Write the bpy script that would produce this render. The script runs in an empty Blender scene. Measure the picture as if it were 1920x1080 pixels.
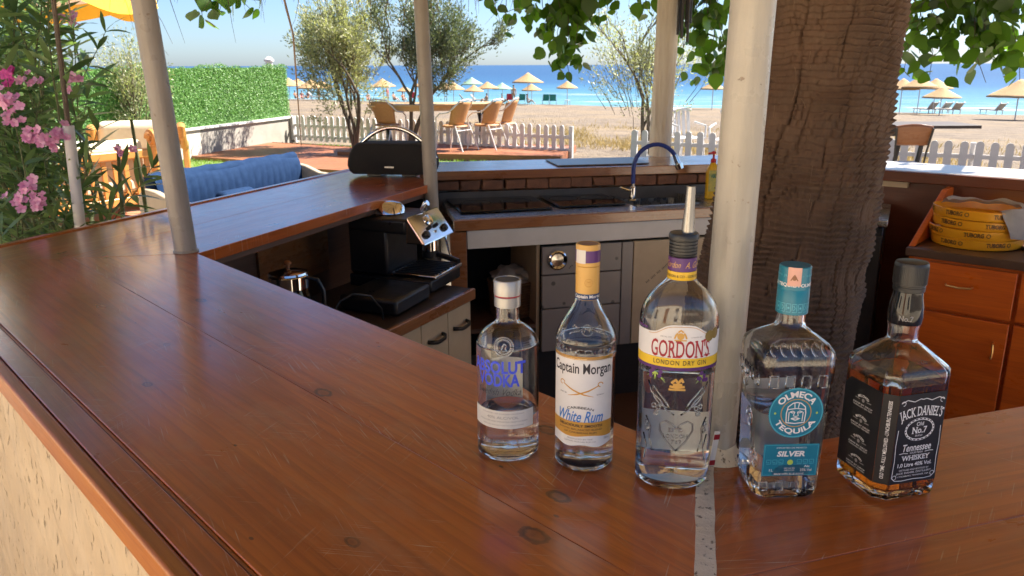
import bpy, bmesh, math, random
import numpy as np
from mathutils import Vector, Matrix, noise as mnoise
rnd = random.Random(7)
nrs = np.random.RandomState(11)
R = math.radians
PI = math.pi
scene = bpy.context.scene
# ---------------------------------------------------------------- camera
CAM_Z = 1.61; PITCH = R(15.57); ROLL = R(0.2); FPX = 1500.0
cd = bpy.data.cameras.new('camera'); cam = bpy.data.objects.new('camera', cd)
scene.collection.objects.link(cam); scene.camera = cam
cam.location = (0, 0, CAM_Z)
cam.rotation_euler = (Matrix.Rotation(PI/2 - PITCH, 3, 'X') @ Matrix.Rotation(-ROLL, 3, 'Z')).to_euler()
cd.sensor_width = 36.0; cd.lens = FPX/1920*36; cd.clip_start = 0.02; cd.clip_end = 60000
cd.dof.use_dof = True; cd.dof.focus_distance = 1.08; cd.dof.aperture_fstop = cd.lens/1.4
# ---------------------------------------------------------------- light
SUN_AZ = R(62); SUN_EL = R(50)          # azimuth from +Y towards +X
world = bpy.data.worlds.new('World'); scene.world = world; world.use_nodes = True
wn = world.node_tree; bg = wn.nodes['Background']
sky = wn.nodes.new('ShaderNodeTexSky'); sky.sky_type = 'NISHITA'; sky.sun_disc = False
sky.sun_elevation = SUN_EL; sky.sun_rotation = SUN_AZ
sky.air_density = 0.75; sky.dust_density = 0.7; sky.ozone_density = 7.0; sky.altitude = 0
wn.links.new(sky.outputs[0], bg.inputs[0]); bg.inputs[1].default_value = 0.055
sd = bpy.data.lights.new('sun', 'SUN'); sd.energy = 5.0; sd.angle = R(0.53); sd.color = (1.0, 0.93, 0.82)
sun = bpy.data.objects.new('sun', sd); scene.collection.objects.link(sun)
sv = Vector((math.sin(SUN_AZ)*math.cos(SUN_EL), math.cos(SUN_AZ)*math.cos(SUN_EL), math.sin(SUN_EL)))
sun.rotation_euler = sv.to_track_quat('Z', 'Y').to_euler(); sun.location = (8, 4, 12)
vs = scene.view_settings
vs.view_transform = 'Standard'; vs.look = 'None'; vs.gamma = 1.0; vs.use_curve_mapping = False; vs.exposure = 1.9
cy = scene.cycles
cy.use_denoising = True
try: cy.denoiser = 'OPENIMAGEDENOISE'
except Exception: pass
cy.max_bounces = 14; cy.transmission_bounces = 12; cy.transparent_max_bounces = 16; cy.diffuse_bounces = 5; cy.glossy_bounces = 5
cy.sample_clamp_indirect = 6.0; cy.caustics_reflective = True; cy.caustics_refractive = True; cy.blur_glossy = 0.3

# ---------------------------------------------------------------- pixel -> place (distance always from a known height or depth)
def ray(px, py):
    u = (px-960)/FPX; v = -(py-540)/FPX
    c, s = math.cos(ROLL), math.sin(ROLL)
    u2 = u*c+v*s; v2 = -u*s+v*c
    cp, sp = math.cos(PITCH), math.sin(PITCH)
    return Vector((u2, cp+v2*sp, -sp+v2*cp))
def PZ(px, py, z):
    d = ray(px, py); t = (z-CAM_Z)/d.z; return Vector((d.x*t, d.y*t, z))
def PY(px, py, y):
    d = ray(px, py); t = y/d.y; return Vector((d.x*t, y, CAM_Z+d.z*t))

# ---------------------------------------------------------------- mesh helpers
class MB:
    def __init__(s): s.v = []; s.f = []
    def add(s, vs_, fs_):
        n = len(s.v); s.v += [tuple(x) for x in vs_]; s.f += [tuple(i+n for i in f) for f in fs_]; return s
    def box(s, c, d, rot=None):
        x, y, z = d[0]/2, d[1]/2, d[2]/2
        p = [Vector((a*x, b*y, e*z)) for e in (-1, 1) for a, b in ((-1, -1), (1, -1), (1, 1), (-1, 1))]
        if rot is not None: p = [rot @ q for q in p]
        c = Vector(c)
        return s.add([q+c for q in p], [(3,2,1,0),(4,5,6,7),(0,1,5,4),(1,2,6,5),(2,3,7,6),(3,0,4,7)])
    def b2(s, a, b):
        return s.box([(a[i]+b[i])/2 for i in range(3)], [abs(b[i]-a[i]) for i in range(3)])
    def prism(s, poly, z0, z1):
        n = len(poly)
        if sum(poly[i][0]*poly[(i+1)%n][1]-poly[(i+1)%n][0]*poly[i][1] for i in range(n)) < 0: poly = poly[::-1]
        v = [(p[0], p[1], z0) for p in poly]+[(p[0], p[1], z1) for p in poly]
        return s.add(v, [tuple(range(n-1, -1, -1)), tuple(range(n, 2*n))]+[(i, (i+1)%n, n+(i+1)%n, n+i) for i in range(n)])
    def tube(s, pts, rad, n=8, caps=True, flat=1.0):
        pts = [Vector(p) for p in pts]
        if not hasattr(rad, '__len__'): rad = [rad]*len(pts)
        vv = []; ff = []
        t0 = (pts[1]-pts[0]).normalized()
        up = Vector((0, 0, 1)) if abs(t0.z) < .9 else Vector((1, 0, 0))
        a = t0.cross(up).normalized()
        for i, p in enumerate(pts):
            t = (pts[min(i+1, len(pts)-1)]-pts[max(i-1, 0)])
            if t.length < 1e-9: t = t0
            t = t.normalized()
            a = (a-t*a.dot(t))
            a = a.normalized() if a.length > 1e-6 else t.orthogonal().normalized()
            b = t.cross(a)
            for k in range(n):
                an = 2*PI*k/n
                vv.append(p+a*math.cos(an)*rad[i]+b*math.sin(an)*rad[i]*flat)
        for i in range(len(pts)-1):
            for k in range(n):
                ff.append((i*n+k, i*n+(k+1)%n, (i+1)*n+(k+1)%n, (i+1)*n+k))
        if caps:
            ff.append(tuple(range(n-1, -1, -1))); ff.append(tuple((len(pts)-1)*n+k for k in range(n)))
        return s.add(vv, ff)
    def lathe(s, prof, n=32, sy=1.0, flip=False, c=(0, 0, 0), caps=True):
        vv = []; ff = []
        for r, z in prof:
            for k in range(n):
                an = 2*PI*k/n
                vv.append((c[0]+r*math.cos(an), c[1]+r*sy*math.sin(an), c[2]+z))
        for i in range(len(prof)-1):
            for k in range(n):
                q = (i*n+k, i*n+(k+1)%n, (i+1)*n+(k+1)%n, (i+1)*n+k)
                ff.append(q[::-1] if flip else q)
        if caps:
            a = tuple(range(n-1, -1, -1)); b = tuple((len(prof)-1)*n+k for k in range(n))
            ff += [a[::-1], b[::-1]] if flip else [a, b]
        return s.add(vv, ff)
    def loft(s, rings, flip=False, caps=True):
        n = len(rings[0]); vv = [p for r in rings for p in r]; ff = []
        for i in range(len(rings)-1):
            for k in range(n):
                q = (i*n+k, i*n+(k+1)%n, (i+1)*n+(k+1)%n, (i+1)*n+k)
                ff.append(q[::-1] if flip else q)
        if caps:
            a = tuple(range(n-1, -1, -1)); b = tuple((len(rings)-1)*n+k for k in range(n))
            ff += [a[::-1], b[::-1]] if flip else [a, b]
        return s.add(vv, ff)
    def grid(s, nu, nv, fn):
        vv = [fn(i/nu, j/nv) for j in range(nv+1) for i in range(nu+1)]
        return s.add(vv, [(j*(nu+1)+i, j*(nu+1)+i+1, (j+1)*(nu+1)+i+1, (j+1)*(nu+1)+i) for j in range(nv) for i in range(nu)])
    def mesh(s, name):
        me = bpy.data.meshes.new(name); me.from_pydata(s.v, [], s.f); me.update(); return me

def link(o, parent=None):
    scene.collection.objects.link(o)
    if parent is not None: o.parent = parent
    return o
def obj(name, mb, m, parent=None, loc=(0, 0, 0), rot=(0, 0, 0), smooth=35, bevel=0, seg=2, kind=None):
    me = mb if isinstance(mb, bpy.types.Mesh) else mb.mesh(name)
    if m is not None and len(me.materials) == 0: me.materials.append(M[m] if isinstance(m, str) else m)
    if smooth:
        me.shade_smooth()
        if smooth < 180: me.set_sharp_from_angle(angle=R(smooth))
    o = bpy.data.objects.new(name, me); link(o, parent)
    o.location = loc; o.rotation_euler = rot
    if bevel:
        bm = o.modifiers.new('bevel', 'BEVEL'); bm.width = bevel; bm.segments = seg; bm.limit_method = 'ANGLE'; bm.angle_limit = R(30)
        bm.harden_normals = False
    if kind: o['kind'] = kind
    return o
def tag(o, label, cat, group=None):
    o['label'] = label; o['category'] = cat
    if group: o['group'] = group
    return o
def thing(name, label, cat, loc=(0, 0, 0), rotz=0.0, group=None):
    o = bpy.data.objects.new(name, None); link(o); o.empty_display_size = .05
    o.location = loc; o.rotation_euler = (0, 0, rotz)
    return tag(o, label, cat, group)
def dup(o, parent=None):
    c = o.copy(); link(c, parent)
    for ch in list(o.children): dup(ch, c)
    return c
def struct(name, mb, m, **k):
    o = obj(name, mb, m, **k); o['kind'] = 'structure'; return o
def fastmesh(name, V, Q):
    """numpy verts (N,3) and faces (M,k)"""
    me = bpy.data.meshes.new(name)
    V = np.asarray(V, dtype=np.float32); Q = np.asarray(Q, dtype=np.int32); k = Q.shape[1]
    me.vertices.add(len(V)); me.vertices.foreach_set('co', V.ravel())
    me.loops.add(Q.size); me.loops.foreach_set('vertex_index', Q.ravel())
    me.polygons.add(len(Q)); me.polygons.foreach_set('loop_start', np.arange(0, Q.size, k, dtype=np.int32))
    me.polygons.foreach_set('loop_total', np.full(len(Q), k, dtype=np.int32))
    me.update(calc_edges=True); me.validate(); return me

# ---------------------------------------------------------------- materials
M = {}
class NT:
    def __init__(s, name):
        s.m = bpy.data.materials.new(name); s.m.use_nodes = True; s.t = s.m.node_tree
        s.b = s.t.nodes['Principled BSDF']; s.out = s.t.nodes['Material Output']; M[name] = s.m
    def n(s, typ, **k):
        nd = s.t.nodes.new(typ)
        for a, b in k.items(): setattr(nd, a, b)
        return nd
    def l(s, a, b): s.t.links.new(a, b)
    def coord(s, scale=(1, 1, 1), kind='Object', rot=(0, 0, 0), loc=(0, 0, 0)):
        tc = s.n('ShaderNodeTexCoord'); mp = s.n('ShaderNodeMapping')
        mp.inputs['Scale'].default_value = scale; mp.inputs['Rotation'].default_value = rot; mp.inputs['Location'].default_value = loc
        s.l(tc.outputs[kind], mp.inputs[0]); return mp.outputs[0]
    def noise(s, vec, scale, detail=5, rough=.55, dist=0):
        nd = s.n('ShaderNodeTexNoise'); nd.inputs['Scale'].default_value = scale; nd.inputs['Detail'].default_value = detail
        nd.inputs['Roughness'].default_value = rough; nd.inputs['Distortion'].default_value = dist
        if vec is not None: s.l(vec, nd.inputs['Vector'])
        return nd.outputs['Fac']
    def ramp(s, fac, stops):
        nd = s.n('ShaderNodeValToRGB'); e = nd.color_ramp.elements
        while len(e) < len(stops): e.new(.5)
        for i, (p, c) in enumerate(stops):
            e[i].position = p; e[i].color = (*c, 1) if hasattr(c, '__len__') else (c, c, c, 1)
        s.l(fac, nd.inputs[0]); return nd.outputs[0]
    def mix(s, fac, a, b, mode='MIX'):
        nd = s.n('ShaderNodeMix', data_type='RGBA', blend_type=mode)
        for sock, val in ((nd.inputs[0], fac), (nd.inputs[6], a), (nd.inputs[7], b)):
            if hasattr(val, 'is_linked'): s.l(val, sock)
            elif hasattr(val, '__len__'): sock.default_value = (*val, 1)
            else: sock.default_value = val
        return nd.outputs[2]
    def math(s, op, a, b=0.0, clamp=False):
        nd = s.n('ShaderNodeMath', operation=op, use_clamp=clamp)
        for sock, val in ((nd.inputs[0], a), (nd.inputs[1], b)):
            if hasattr(val, 'is_linked'): s.l(val, sock)
            else: sock.default_value = val
        return nd.outputs[0]
    def bump(s, h, strength=.3, dist=.01, prev=None):
        nd = s.n('ShaderNodeBump'); nd.inputs['Strength'].default_value = strength; nd.inputs['Distance'].default_value = dist
        s.l(h, nd.inputs['Height'])
        if prev is not None: s.l(prev, nd.inputs['Normal'])
        s.l(nd.outputs[0], s.b.inputs['Normal']); return nd.outputs[0]
    def set(s, **k):
        for a, b in k.items():
            sock = s.b.inputs[a.replace('_', ' ')]
            if hasattr(b, 'is_linked'): s.l(b, sock)
            elif hasattr(b, '__len__') and len(b) == 3: sock.default_value = (*b, 1)
            else: sock.default_value = b
        return s
def pm(name, c1, c2=None, scale=6, rough=.5, bump=0, bscale=60, bdist=.004, stretch=(1, 1, 1), metal=0, rvar=0, island=0, **k):
    t = NT(name); co = t.coord(stretch)
    if c2 is None: c2 = tuple(min(1, c*.78) for c in c1)
    f = t.noise(co, scale, 6, .6)
    col = t.ramp(f, [(.32, c1), (.68, c2)])
    if island:
        g = t.n('ShaderNodeNewGeometry'); hv = t.n('ShaderNodeHueSaturation')
        mr = t.n('ShaderNodeMapRange'); mr.inputs[3].default_value = 1-island; mr.inputs[4].default_value = 1+island
        t.l(g.outputs['Random Per Island'], mr.inputs[0]); t.l(mr.outputs[0], hv.inputs['Value']); t.l(col, hv.inputs['Color']); col = hv.outputs[0]
    t.set(Base_Color=col, Metallic=metal)
    if rvar: t.set(Roughness=t.ramp(t.noise(co, scale*1.7, 5), [(.3, max(0, rough-rvar)), (.7, rough+rvar)]))
    else: t.set(Roughness=rough)
    if bump: t.bump(t.noise(co, bscale, 6, .6), bump, bdist)
    for a, b in k.items(): t.set(**{a: b})
    return t
def leafmat(name, c1, c2, trans=.35, rough=.45, tint=(1.7, 1.9, .8)):
    t = NT(name); g = t.n('ShaderNodeNewGeometry'); oi = t.n('ShaderNodeObjectInfo')
    f = t.math('FRACT', t.math('ADD', g.outputs['Random Per Island'], oi.outputs['Random']))
    col = t.ramp(f, [(0, c1), (1, c2)])
    t.set(Base_Color=col, Roughness=rough)
    tr = t.n('ShaderNodeBsdfTranslucent'); t.l(t.mix(1.0, col, tint, 'MULTIPLY'), tr.inputs[0])
    ms = t.n('ShaderNodeMixShader'); ms.inputs[0].default_value = trans
    t.l(t.b.outputs[0], ms.inputs[1]); t.l(tr.outputs[0], ms.inputs[2]); t.l(ms.outputs[0], t.out.inputs[0])
    return t
def woodmat(name, c1, c2, dark, rough=.25, rvar=.1, coat=0, scale=1.0, knots=(), grain=.5, wear=None, bump=.06, spec=.5):
    t = NT(name)
    tc = t.n('ShaderNodeTexCoord'); oi = t.n('ShaderNodeObjectInfo')
    off = t.n('ShaderNodeVectorMath', operation='ADD'); t.l(tc.outputs['Object'], off.inputs[0])
    cv = t.n('ShaderNodeCombineXYZ'); t.l(t.math('MULTIPLY', oi.outputs['Random'], 37.0), cv.inputs[2]); t.l(cv.outputs[0], off.inputs[1])
    def mp(sc):
        m_ = t.n('ShaderNodeMapping'); m_.inputs['Scale'].default_value = sc; t.l(off.outputs[0], m_.inputs[0]); return m_.outputs[0]
    broad = t.noise(mp((.9*scale, 5*scale, 5*scale)), 2.2, 4, .5, .8)
    fine = t.noise(mp((2.2*scale, 60*scale, 60*scale)), 2.0, 5, .6, .4)
    rings = t.n('ShaderNodeTexWave', wave_type='BANDS', bands_direction='Y', wave_profile='SAW')
    rings.inputs['Scale'].default_value = 9*scale; rings.inputs['Distortion'].default_value = 9; rings.inputs['Detail'].default_value = 3
    rings.inputs['Detail Scale'].default_value = .7
    t.l(mp((.12*scale, 1.1*scale, 1.1*scale)), rings.inputs[0])
    col = t.ramp(broad, [(.3, c1), (.7, c2)])
    col = t.mix(t.math('MULTIPLY', t.ramp(fine, [(.45, 0), (.72, 1)]), grain), col, dark)
    col = t.mix(t.math('MULTIPLY', t.ramp(rings.outputs['Fac'], [(.55, 0), (.95, 1)]), grain*.55), col, dark)
    for (kx, ky, kr) in knots:
        sb = t.n('ShaderNodeVectorMath', operation='SUBTRACT'); t.l(tc.outputs['Object'], sb.inputs[0]); sb.inputs[1].default_value = (kx, ky, 0)
        ml = t.n('ShaderNodeVectorMath', operation='MULTIPLY'); t.l(sb.outputs[0], ml.inputs[0]); ml.inputs[1].default_value = (.75, 1.25, 0)
        ln = t.n('ShaderNodeVectorMath', operation='LENGTH'); t.l(ml.outputs[0], ln.inputs[0])
        dd = t.math('ADD', t.math('DIVIDE', ln.outputs['Value'], kr), t.math('MULTIPLY', t.math('SUBTRACT', t.noise(tc.outputs['Object'], 90, 3), .5), .7))
        kf = t.ramp(dd, [(.0, .55), (.45, .35), (.7, .9), (.95, .55), (1.0, .0)])
        halo = t.ramp(t.math('MULTIPLY', dd, .35), [(.3, .35), (1, 0)])
        col = t.mix(halo, col, dark); col = t.mix(kf, col, tuple(x*.25 for x in dark))
    if wear:
        wf = t.ramp(t.noise(mp((3, 6, 6)), 1.6, 7, .65), [(.52, 0), (.75, 1)])
        col = t.mix(t.math('MULTIPLY', wf, .75), col, wear)
        # scratches at several angles in scuffed patches, small dents
        for ang_, sc_, th_ in ((14, 1.0, .645), (-38, 1.3, .655), (63, .9, .66)):
            m_ = t.n('ShaderNodeMapping'); m_.inputs['Rotation'].default_value = (0, 0, R(ang_)); t.l(off.outputs[0], m_.inputs[0])
            m2 = t.n('ShaderNodeMapping'); m2.inputs['Scale'].default_value = (9*sc_, 420*sc_, 1); t.l(m_.outputs[0], m2.inputs[0])
            sf = t.ramp(t.noise(m2.outputs[0], 1.0, 2, .5, .15), [(th_, 0), (th_+.03, 1)])
            sm_ = t.ramp(t.noise(mp((2.6, 3.4, 3)), 1.5+sc_, 4, .6), [(.50, 0), (.62, 1)])
            col = t.mix(t.math('MULTIPLY', t.math('MULTIPLY', sf, sm_), .55), col, (.62, .42, .28))
        vd = t.n('ShaderNodeTexVoronoi'); vd.inputs['Scale'].default_value = 14; t.l(mp((.7, 1.3, .01)), vd.inputs['Vector'])
        col = t.mix(t.ramp(vd.outputs['Distance'], [(.030, .85), (.05, 0)]), col, tuple(x*.35 for x in dark))
    t.set(Base_Color=col)
    rg = t.ramp(t.noise(mp((2.5, 5, 5)), 2.3, 8, .68), [(.3, max(.02, rough-rvar)), (.7, rough+rvar)])
    scr = t.ramp(t.noise(mp((3, 240, 240)), 1.0, 3, .5, .1), [(.64, 0), (.72, 1)])
    rg = t.mix(t.math('MULTIPLY', scr, .5), rg, (.55, .55, .55))
    sp_ = t.ramp(t.noise(mp((40, 55, 55)), 1.0, 4, .7), [(.66, 0), (.74, 1)])
    rg = t.mix(t.math('MULTIPLY', sp_, .6), rg, (.6, .6, .6))
    t.set(Roughness=rg, Specular_IOR_Level=spec)
    if coat: t.set(Coat_Weight=coat, Coat_Roughness=.18, Coat_IOR=1.7)
    p = t.bump(fine, bump, .002)
    t.bump(t.noise(mp((4, 7, 7)), 2.0, 5), bump*1.5, .01, p)
    return t

# wood on and round the bar
KN = [(-.603, .39, .014), (-.564, .309, .017), (-1.09, .347, .016), (-.693, .153, .010), (-.743, .513, .016), (-1.321, .152, .010), (-1.75, .42, .014), (-1.5, .25, .008)]
woodmat('counter_wood', (.62, .155, .014), (.48, .105, .010), (.19, .038, .006), rough=.36, rvar=.10, knots=KN, grain=.5, wear=(.48, .18, .07), spec=.15, coat=1.0)
woodmat('counter_wood_plain', (.56, .135, .013), (.42, .090, .009), (.16, .032, .006), rough=.32, rvar=.08, grain=.45, wear=(.43, .14, .05), spec=.2, coat=1.0)
woodmat('edge_wood', (.54, .19, .022), (.43, .13, .014), (.30, .08, .012), rough=.35, rvar=.08, grain=.4, scale=1.6)
woodmat('rear_wood', (.36, .15, .05), (.27, .10, .035), (.13, .04, .015), rough=.3, grain=.5, coat=.8)
woodmat('mahogany', (.70, .155, .016), (.56, .11, .012), (.34, .056, .008), rough=.33, grain=.4, scale=1.3)
woodmat('dark_mahogany', (.15, .040, .014), (.11, .028, .010), (.06, .014, .006), rough=.35, grain=.4)
woodmat('brown_panel', (.15, .075, .04), (.11, .052, .028), (.05, .022, .012), rough=.5, grain=.5)
woodmat('orange_wood', (.58, .28, .07), (.50, .22, .05), (.34, .12, .025), rough=.35, grain=.35)
woodmat('table_wood', (.62, .40, .18), (.52, .32, .13), (.35, .19, .07), rough=.45, grain=.4)
pm('spout_metal', (.34, .335, .32), (.28, .275, .265), 12, .24, metal=1)
woodmat('deck_wood', (.34, .125, .055), (.27, .095, .042), (.16, .055, .025), rough=.55, grain=.4)
woodmat('chair_wood', (.30, .12, .045), (.24, .09, .03), (.13, .04, .015), rough=.3, grain=.4)
pm('cream_board', (.60, .47, .29), (.52, .40, .24), 8, .45)
pm('white_board', (.72, .70, .65), (.62, .60, .54), 5, .4, bump=.05)
def post_paint(name, c1, c2, rough):
    t = NT(name); co = t.coord(); dr = t.coord((22, 22, 1.3)); 
    col = t.ramp(t.noise(co, 6, 6, .6), [(.3, c1), (.7, c2)])
    col = t.mix(t.math('MULTIPLY', t.ramp(t.noise(dr, 1.6, 5, .6), [(.45, 0), (.72, 1)]), .40), col, tuple(x*.62 for x in c2))
    chips = t.ramp(t.noise(co, 55, 5, .65), [(.655, 0), (.675, 1)]); zone = t.ramp(t.noise(co, 5, 3), [(.46, 0), (.6, 1)])
    cz = t.math('MULTIPLY', chips, zone)
    col = t.mix(cz, col, (.17, .105, .06))
    t.set(Base_Color=col, Roughness=t.ramp(t.noise(co, 14, 5), [(.3, rough-.1), (.7, rough+.15)]))
    p = t.bump(t.noise(t.coord((60, 60, 9)), 1.0, 5, .6), .45, .004)
    p = t.bump(t.noise(co, 24, 5, .6), .35, .005, p); t.bump(t.math('SUBTRACT', 1.0, cz), .6, .002, p)
post_paint('white_paint', (.48, .44, .355), (.40, .36, .28), .30)
post_paint('pole_paint', (.37, .33, .275), (.30, .265, .22), .33)
pm('log_paint', (.74, .70, .60), (.58, .52, .42), 4, .6, bump=.8, bscale=9, bdist=.02, stretch=(5, 5, .6))
pm('fence_white', (.68, .66, .65), (.58, .565, .555), 7, .5)
pm('steel', (.50, .50, .49), (.40, .40, .39), 12, .28, metal=1, rvar=.08, stretch=(1, 14, 1), bump=.05)
pm('chrome', (.85, .85, .84), (.8, .8, .79), 3, .08, metal=1)
pm('silver_foil', (.44, .435, .42), (.39, .385, .37), 20, .42, metal=.85)
pm('dark_metal', (.045, .043, .042), (.03, .03, .03), 10, .4, metal=.5)
pm('black_plastic', (.012, .012, .013), (.02, .02, .02), 10, .35, rvar=.08)
pm('black_cloth', (.009, .009, .010), (.015, .015, .016), 300, .85, bump=.4, bscale=900, bdist=.001)
pm('black_glass', (.008, .008, .009), (.012, .012, .012), 4, .08)
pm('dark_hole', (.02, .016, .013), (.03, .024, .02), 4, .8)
pm('floor_tile', (.11, .060, .040), (.08, .042, .028), 3, .45, bump=.1)
pm('brick_face', (.34, .16, .09), (.19, .09, .055), 9, .8, bump=.9, bscale=40, bdist=.01)
pm('mortar', (.28, .24, .19), (.2, .17, .14), 14, .9, bump=.8, bscale=60)
pm('basket_straw', (.28, .15, .07), (.18, .09, .04), 40, .7, bump=.8, bscale=80)
pm('rattan', (.46, .24, .10), (.36, .17, .06), 60, .55, bump=.7, bscale=160, bdist=.004)
pm('cushion_cream', (.80, .72, .54), (.70, .60, .42), 10, .85, bump=.3, bscale=40)
pm('sofa_blue', (.017, .040, .10), (.010, .027, .075), 14, .9, bump=.35, bscale=140, Specular_IOR_Level=.08)
pm('sofa_frame', (.40, .33, .24), (.34, .28, .20), 8, .5)
pm('terracotta', (.46, .20, .11), (.38, .155, .085), 5, .6, bump=.2, island=.0)
pm('plaster', (.66, .61, .52), (.54, .49, .41), 3, .85, bump=.5, bscale=30)
pm('grey_plaster', (.36, .33, .29), (.29, .265, .235), 3, .9, bump=.6, bscale=35)
pm('straw', (.50, .33, .16), (.36, .22, .10), 26, .85, bump=.9, bscale=70, bdist=.02, stretch=(1, 1, .35))
pm('straw_green', (.28, .42, .30), (.22, .36, .26), 20, .8, bump=.6, bscale=60, bdist=.02)
pm('thatch', (.58, .42, .22), (.47, .33, .16), 30, .9, bump=1, bscale=60, bdist=.02, island=.3)
pm('thatch_strand', (.20, .14, .09), (.12, .085, .055), 20, .8, island=.3)
pm('hose_blue', (.018, .045, .27), (.014, .036, .22), 30, .3)
pm('soap_yellow', (.72, .45, .02), (.66, .40, .02), 5, .25)
pm('red_plastic', (.55, .02, .025), (.48, .015, .02), 5, .3)
pm('bark', (.16, .125, .09), (.09, .07, .05), 14, .9, bump=1, bscale=40, bdist=.02, stretch=(1, 1, .3))
pm('stem_green', (.12, .14, .05), (.09, .10, .04), 14, .7)
pm('skin', (.50, .27, .17), (.44, .23, .14), 6, .5)
pm('hair', (.03, .02, .015), (.05, .03, .02), 30, .6)
for nm_, c_ in dict(pink=(.70, .10, .28), red=(.62, .03, .05), navy=(.03, .04, .12), teal=(.03, .22, .18), white=(.80, .80, .78), black=(.02, .02, .025), orange=(.8, .3, .05)).items():
    pm('cloth_'+nm_, c_, None, 12, .8)
pm('canopy_yellow', (.85, .50, .03), (.80, .44, .02), 5, .7)
pm('canopy_white', (.84, .82, .78), (.78, .76, .72), 5, .75)
leafmat('olive_leaf', (.16, .17, .09), (.46, .45, .30), .25)
leafmat('olive_leaf_dark', (.055, .075, .04), (.19, .21, .15), .22)
leafmat('oleander_leaf', (.05, .095, .04), (.18, .26, .10), .28, .35)
leafmat('mulberry_leaf', (.03, .07, .014), (.10, .20, .025), .42, .4)
leafmat('hedge_leaf', (.065, .20, .038), (.20, .37, .10), .2, .5)
leafmat('grass_blade', (.13, .24, .03), (.24, .36, .06), .3, .6)
leafmat('dry_grass', (.34, .24, .085), (.50, .38, .18), .3, .8, (1.1, 1.1, 1))
leafmat('petal', (.72, .28, .50), (.86, .52, .68), .3, .5, (1.1, 1, 1.1))
leafmat('petal_deep', (.62, .05, .33), (.80, .16, .45), .3, .5, (1.1, 1, 1.1))
# ================================================================ SETTING
def shore_s(x, y): return y + .54*x
S0, S1, SEA_Z = 16.5, 81.0, -2.05
def ground_z(x, y):
    s = shore_s(x, y)
    if s < S0: return -0.012
    t = (s-S0)/(S1-S0)
    if t > 1: return SEA_Z-(t-1)*6
    z = -0.012+(SEA_Z+.012)*t
    return z+.05*(mnoise.noise(Vector((x*.12, y*.12, 0)))+.5*mnoise.noise(Vector((x*.45, y*.45, 3))))*min(1, t*8)*(1-t**4)
# sand material: warm grey coarse sand with pebbles and straw-coloured patches
t = NT('sand'); co = t.coord()
big = t.noise(co, .22, 5, .6); mid = t.noise(co, 1.6, 7, .7); fin = t.noise(co, 14, 4, .7)
col = t.ramp(mid, [(.36, (.235, .18, .13)), (.62, (.12, .09, .066))])
col = t.mix(t.math('MULTIPLY', t.ramp(big, [(.48, 0), (.62, 1)]), .55), col, (.255, .185, .105))
col = t.mix(t.math('MULTIPLY', t.ramp(fin, [(.58, 0), (.66, 1)]), .6), col, (.115, .085, .058))
t.set(Base_Color=col, Roughness=.95)
t.bump(fin, .8, .05, t.bump(mid, 1.0, .22))
def gfn(n, ext):
    return [math.copysign(abs(i/n)**2.2*ext, i) for i in range(-n, n+1)]
xs = gfn(60, 900.0); ys = gfn(75, 1000.0)
ys = [y for y in ys if y < 420]
g = MB(); nx = len(xs)
for y in ys:
    for x in xs: g.v.append((x, y+10, ground_z(x, y+10)))
for j in range(len(ys)-1):
    for i in range(nx-1): g.f.append((j*nx+i, j*nx+i+1, (j+1)*nx+i+1, (j+1)*nx+i))
struct('ground', g, 'sand', smooth=180)
# sea
t = NT('sea_water'); tc = t.n('ShaderNodeTexCoord')
sx = t.n('ShaderNodeSeparateXYZ'); t.l(tc.outputs['Object'], sx.inputs[0])
sd_ = t.math('ADD', sx.outputs[1], t.math('MULTIPLY', sx.outputs[0], .54))
wob = t.math('MULTIPLY', t.noise(t.coord((.02, .05, 1)), 1.0, 4), 26)
dist_ = t.math('ADD', t.math('SUBTRACT', sd_, S1), t.math('SUBTRACT', wob, 13))
mr = t.n('ShaderNodeMapRange'); mr.inputs[1].default_value = 0; mr.inputs[2].default_value = 260; t.l(dist_, mr.inputs[0])
col = t.ramp(mr.outputs[0], [(0, (.11, .24, .28)), (.14, (.06, .165, .25)), (.4, (.028, .085, .18)), (1, (.022, .065, .15))])
col = t.mix(t.math('MULTIPLY', t.ramp(t.noise(t.coord((.008, .08, 1)), 1.0, 6, .7), [(.45, 0), (.7, 1)]), .35), col, (.02, .09, .22))
foam = t.math('MULTIPLY', t.ramp(t.noise(t.coord((.05, .35, 1), rot=(0, 0, R(28))), 1.0, 6, .75), [(.56, 0), (.66, 1)]), t.ramp(mr.outputs[0], [(0, 1), (.10, .5), (.2, 0)]))
col = t.mix(foam, col, (.8, .82, .82))
t.set(Base_Color=col, Roughness=.35, Specular_IOR_Level=.12)
t.bump(t.noise(t.coord((.35, 1.2, 1), rot=(0, 0, R(20))), 1.0, 8, .7), .55, .35)
g = MB(); sxs = [-40000, -3000, -400, -60, 0, 60, 400, 3000, 40000]; 
g.add([(-45000, 20, SEA_Z), (45000, 20, SEA_Z), (45000, 55000, SEA_Z), (-45000, 55000, SEA_Z)], [(0, 1, 2, 3)])
struct('sea', g, 'sea_water', smooth=0)

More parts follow.
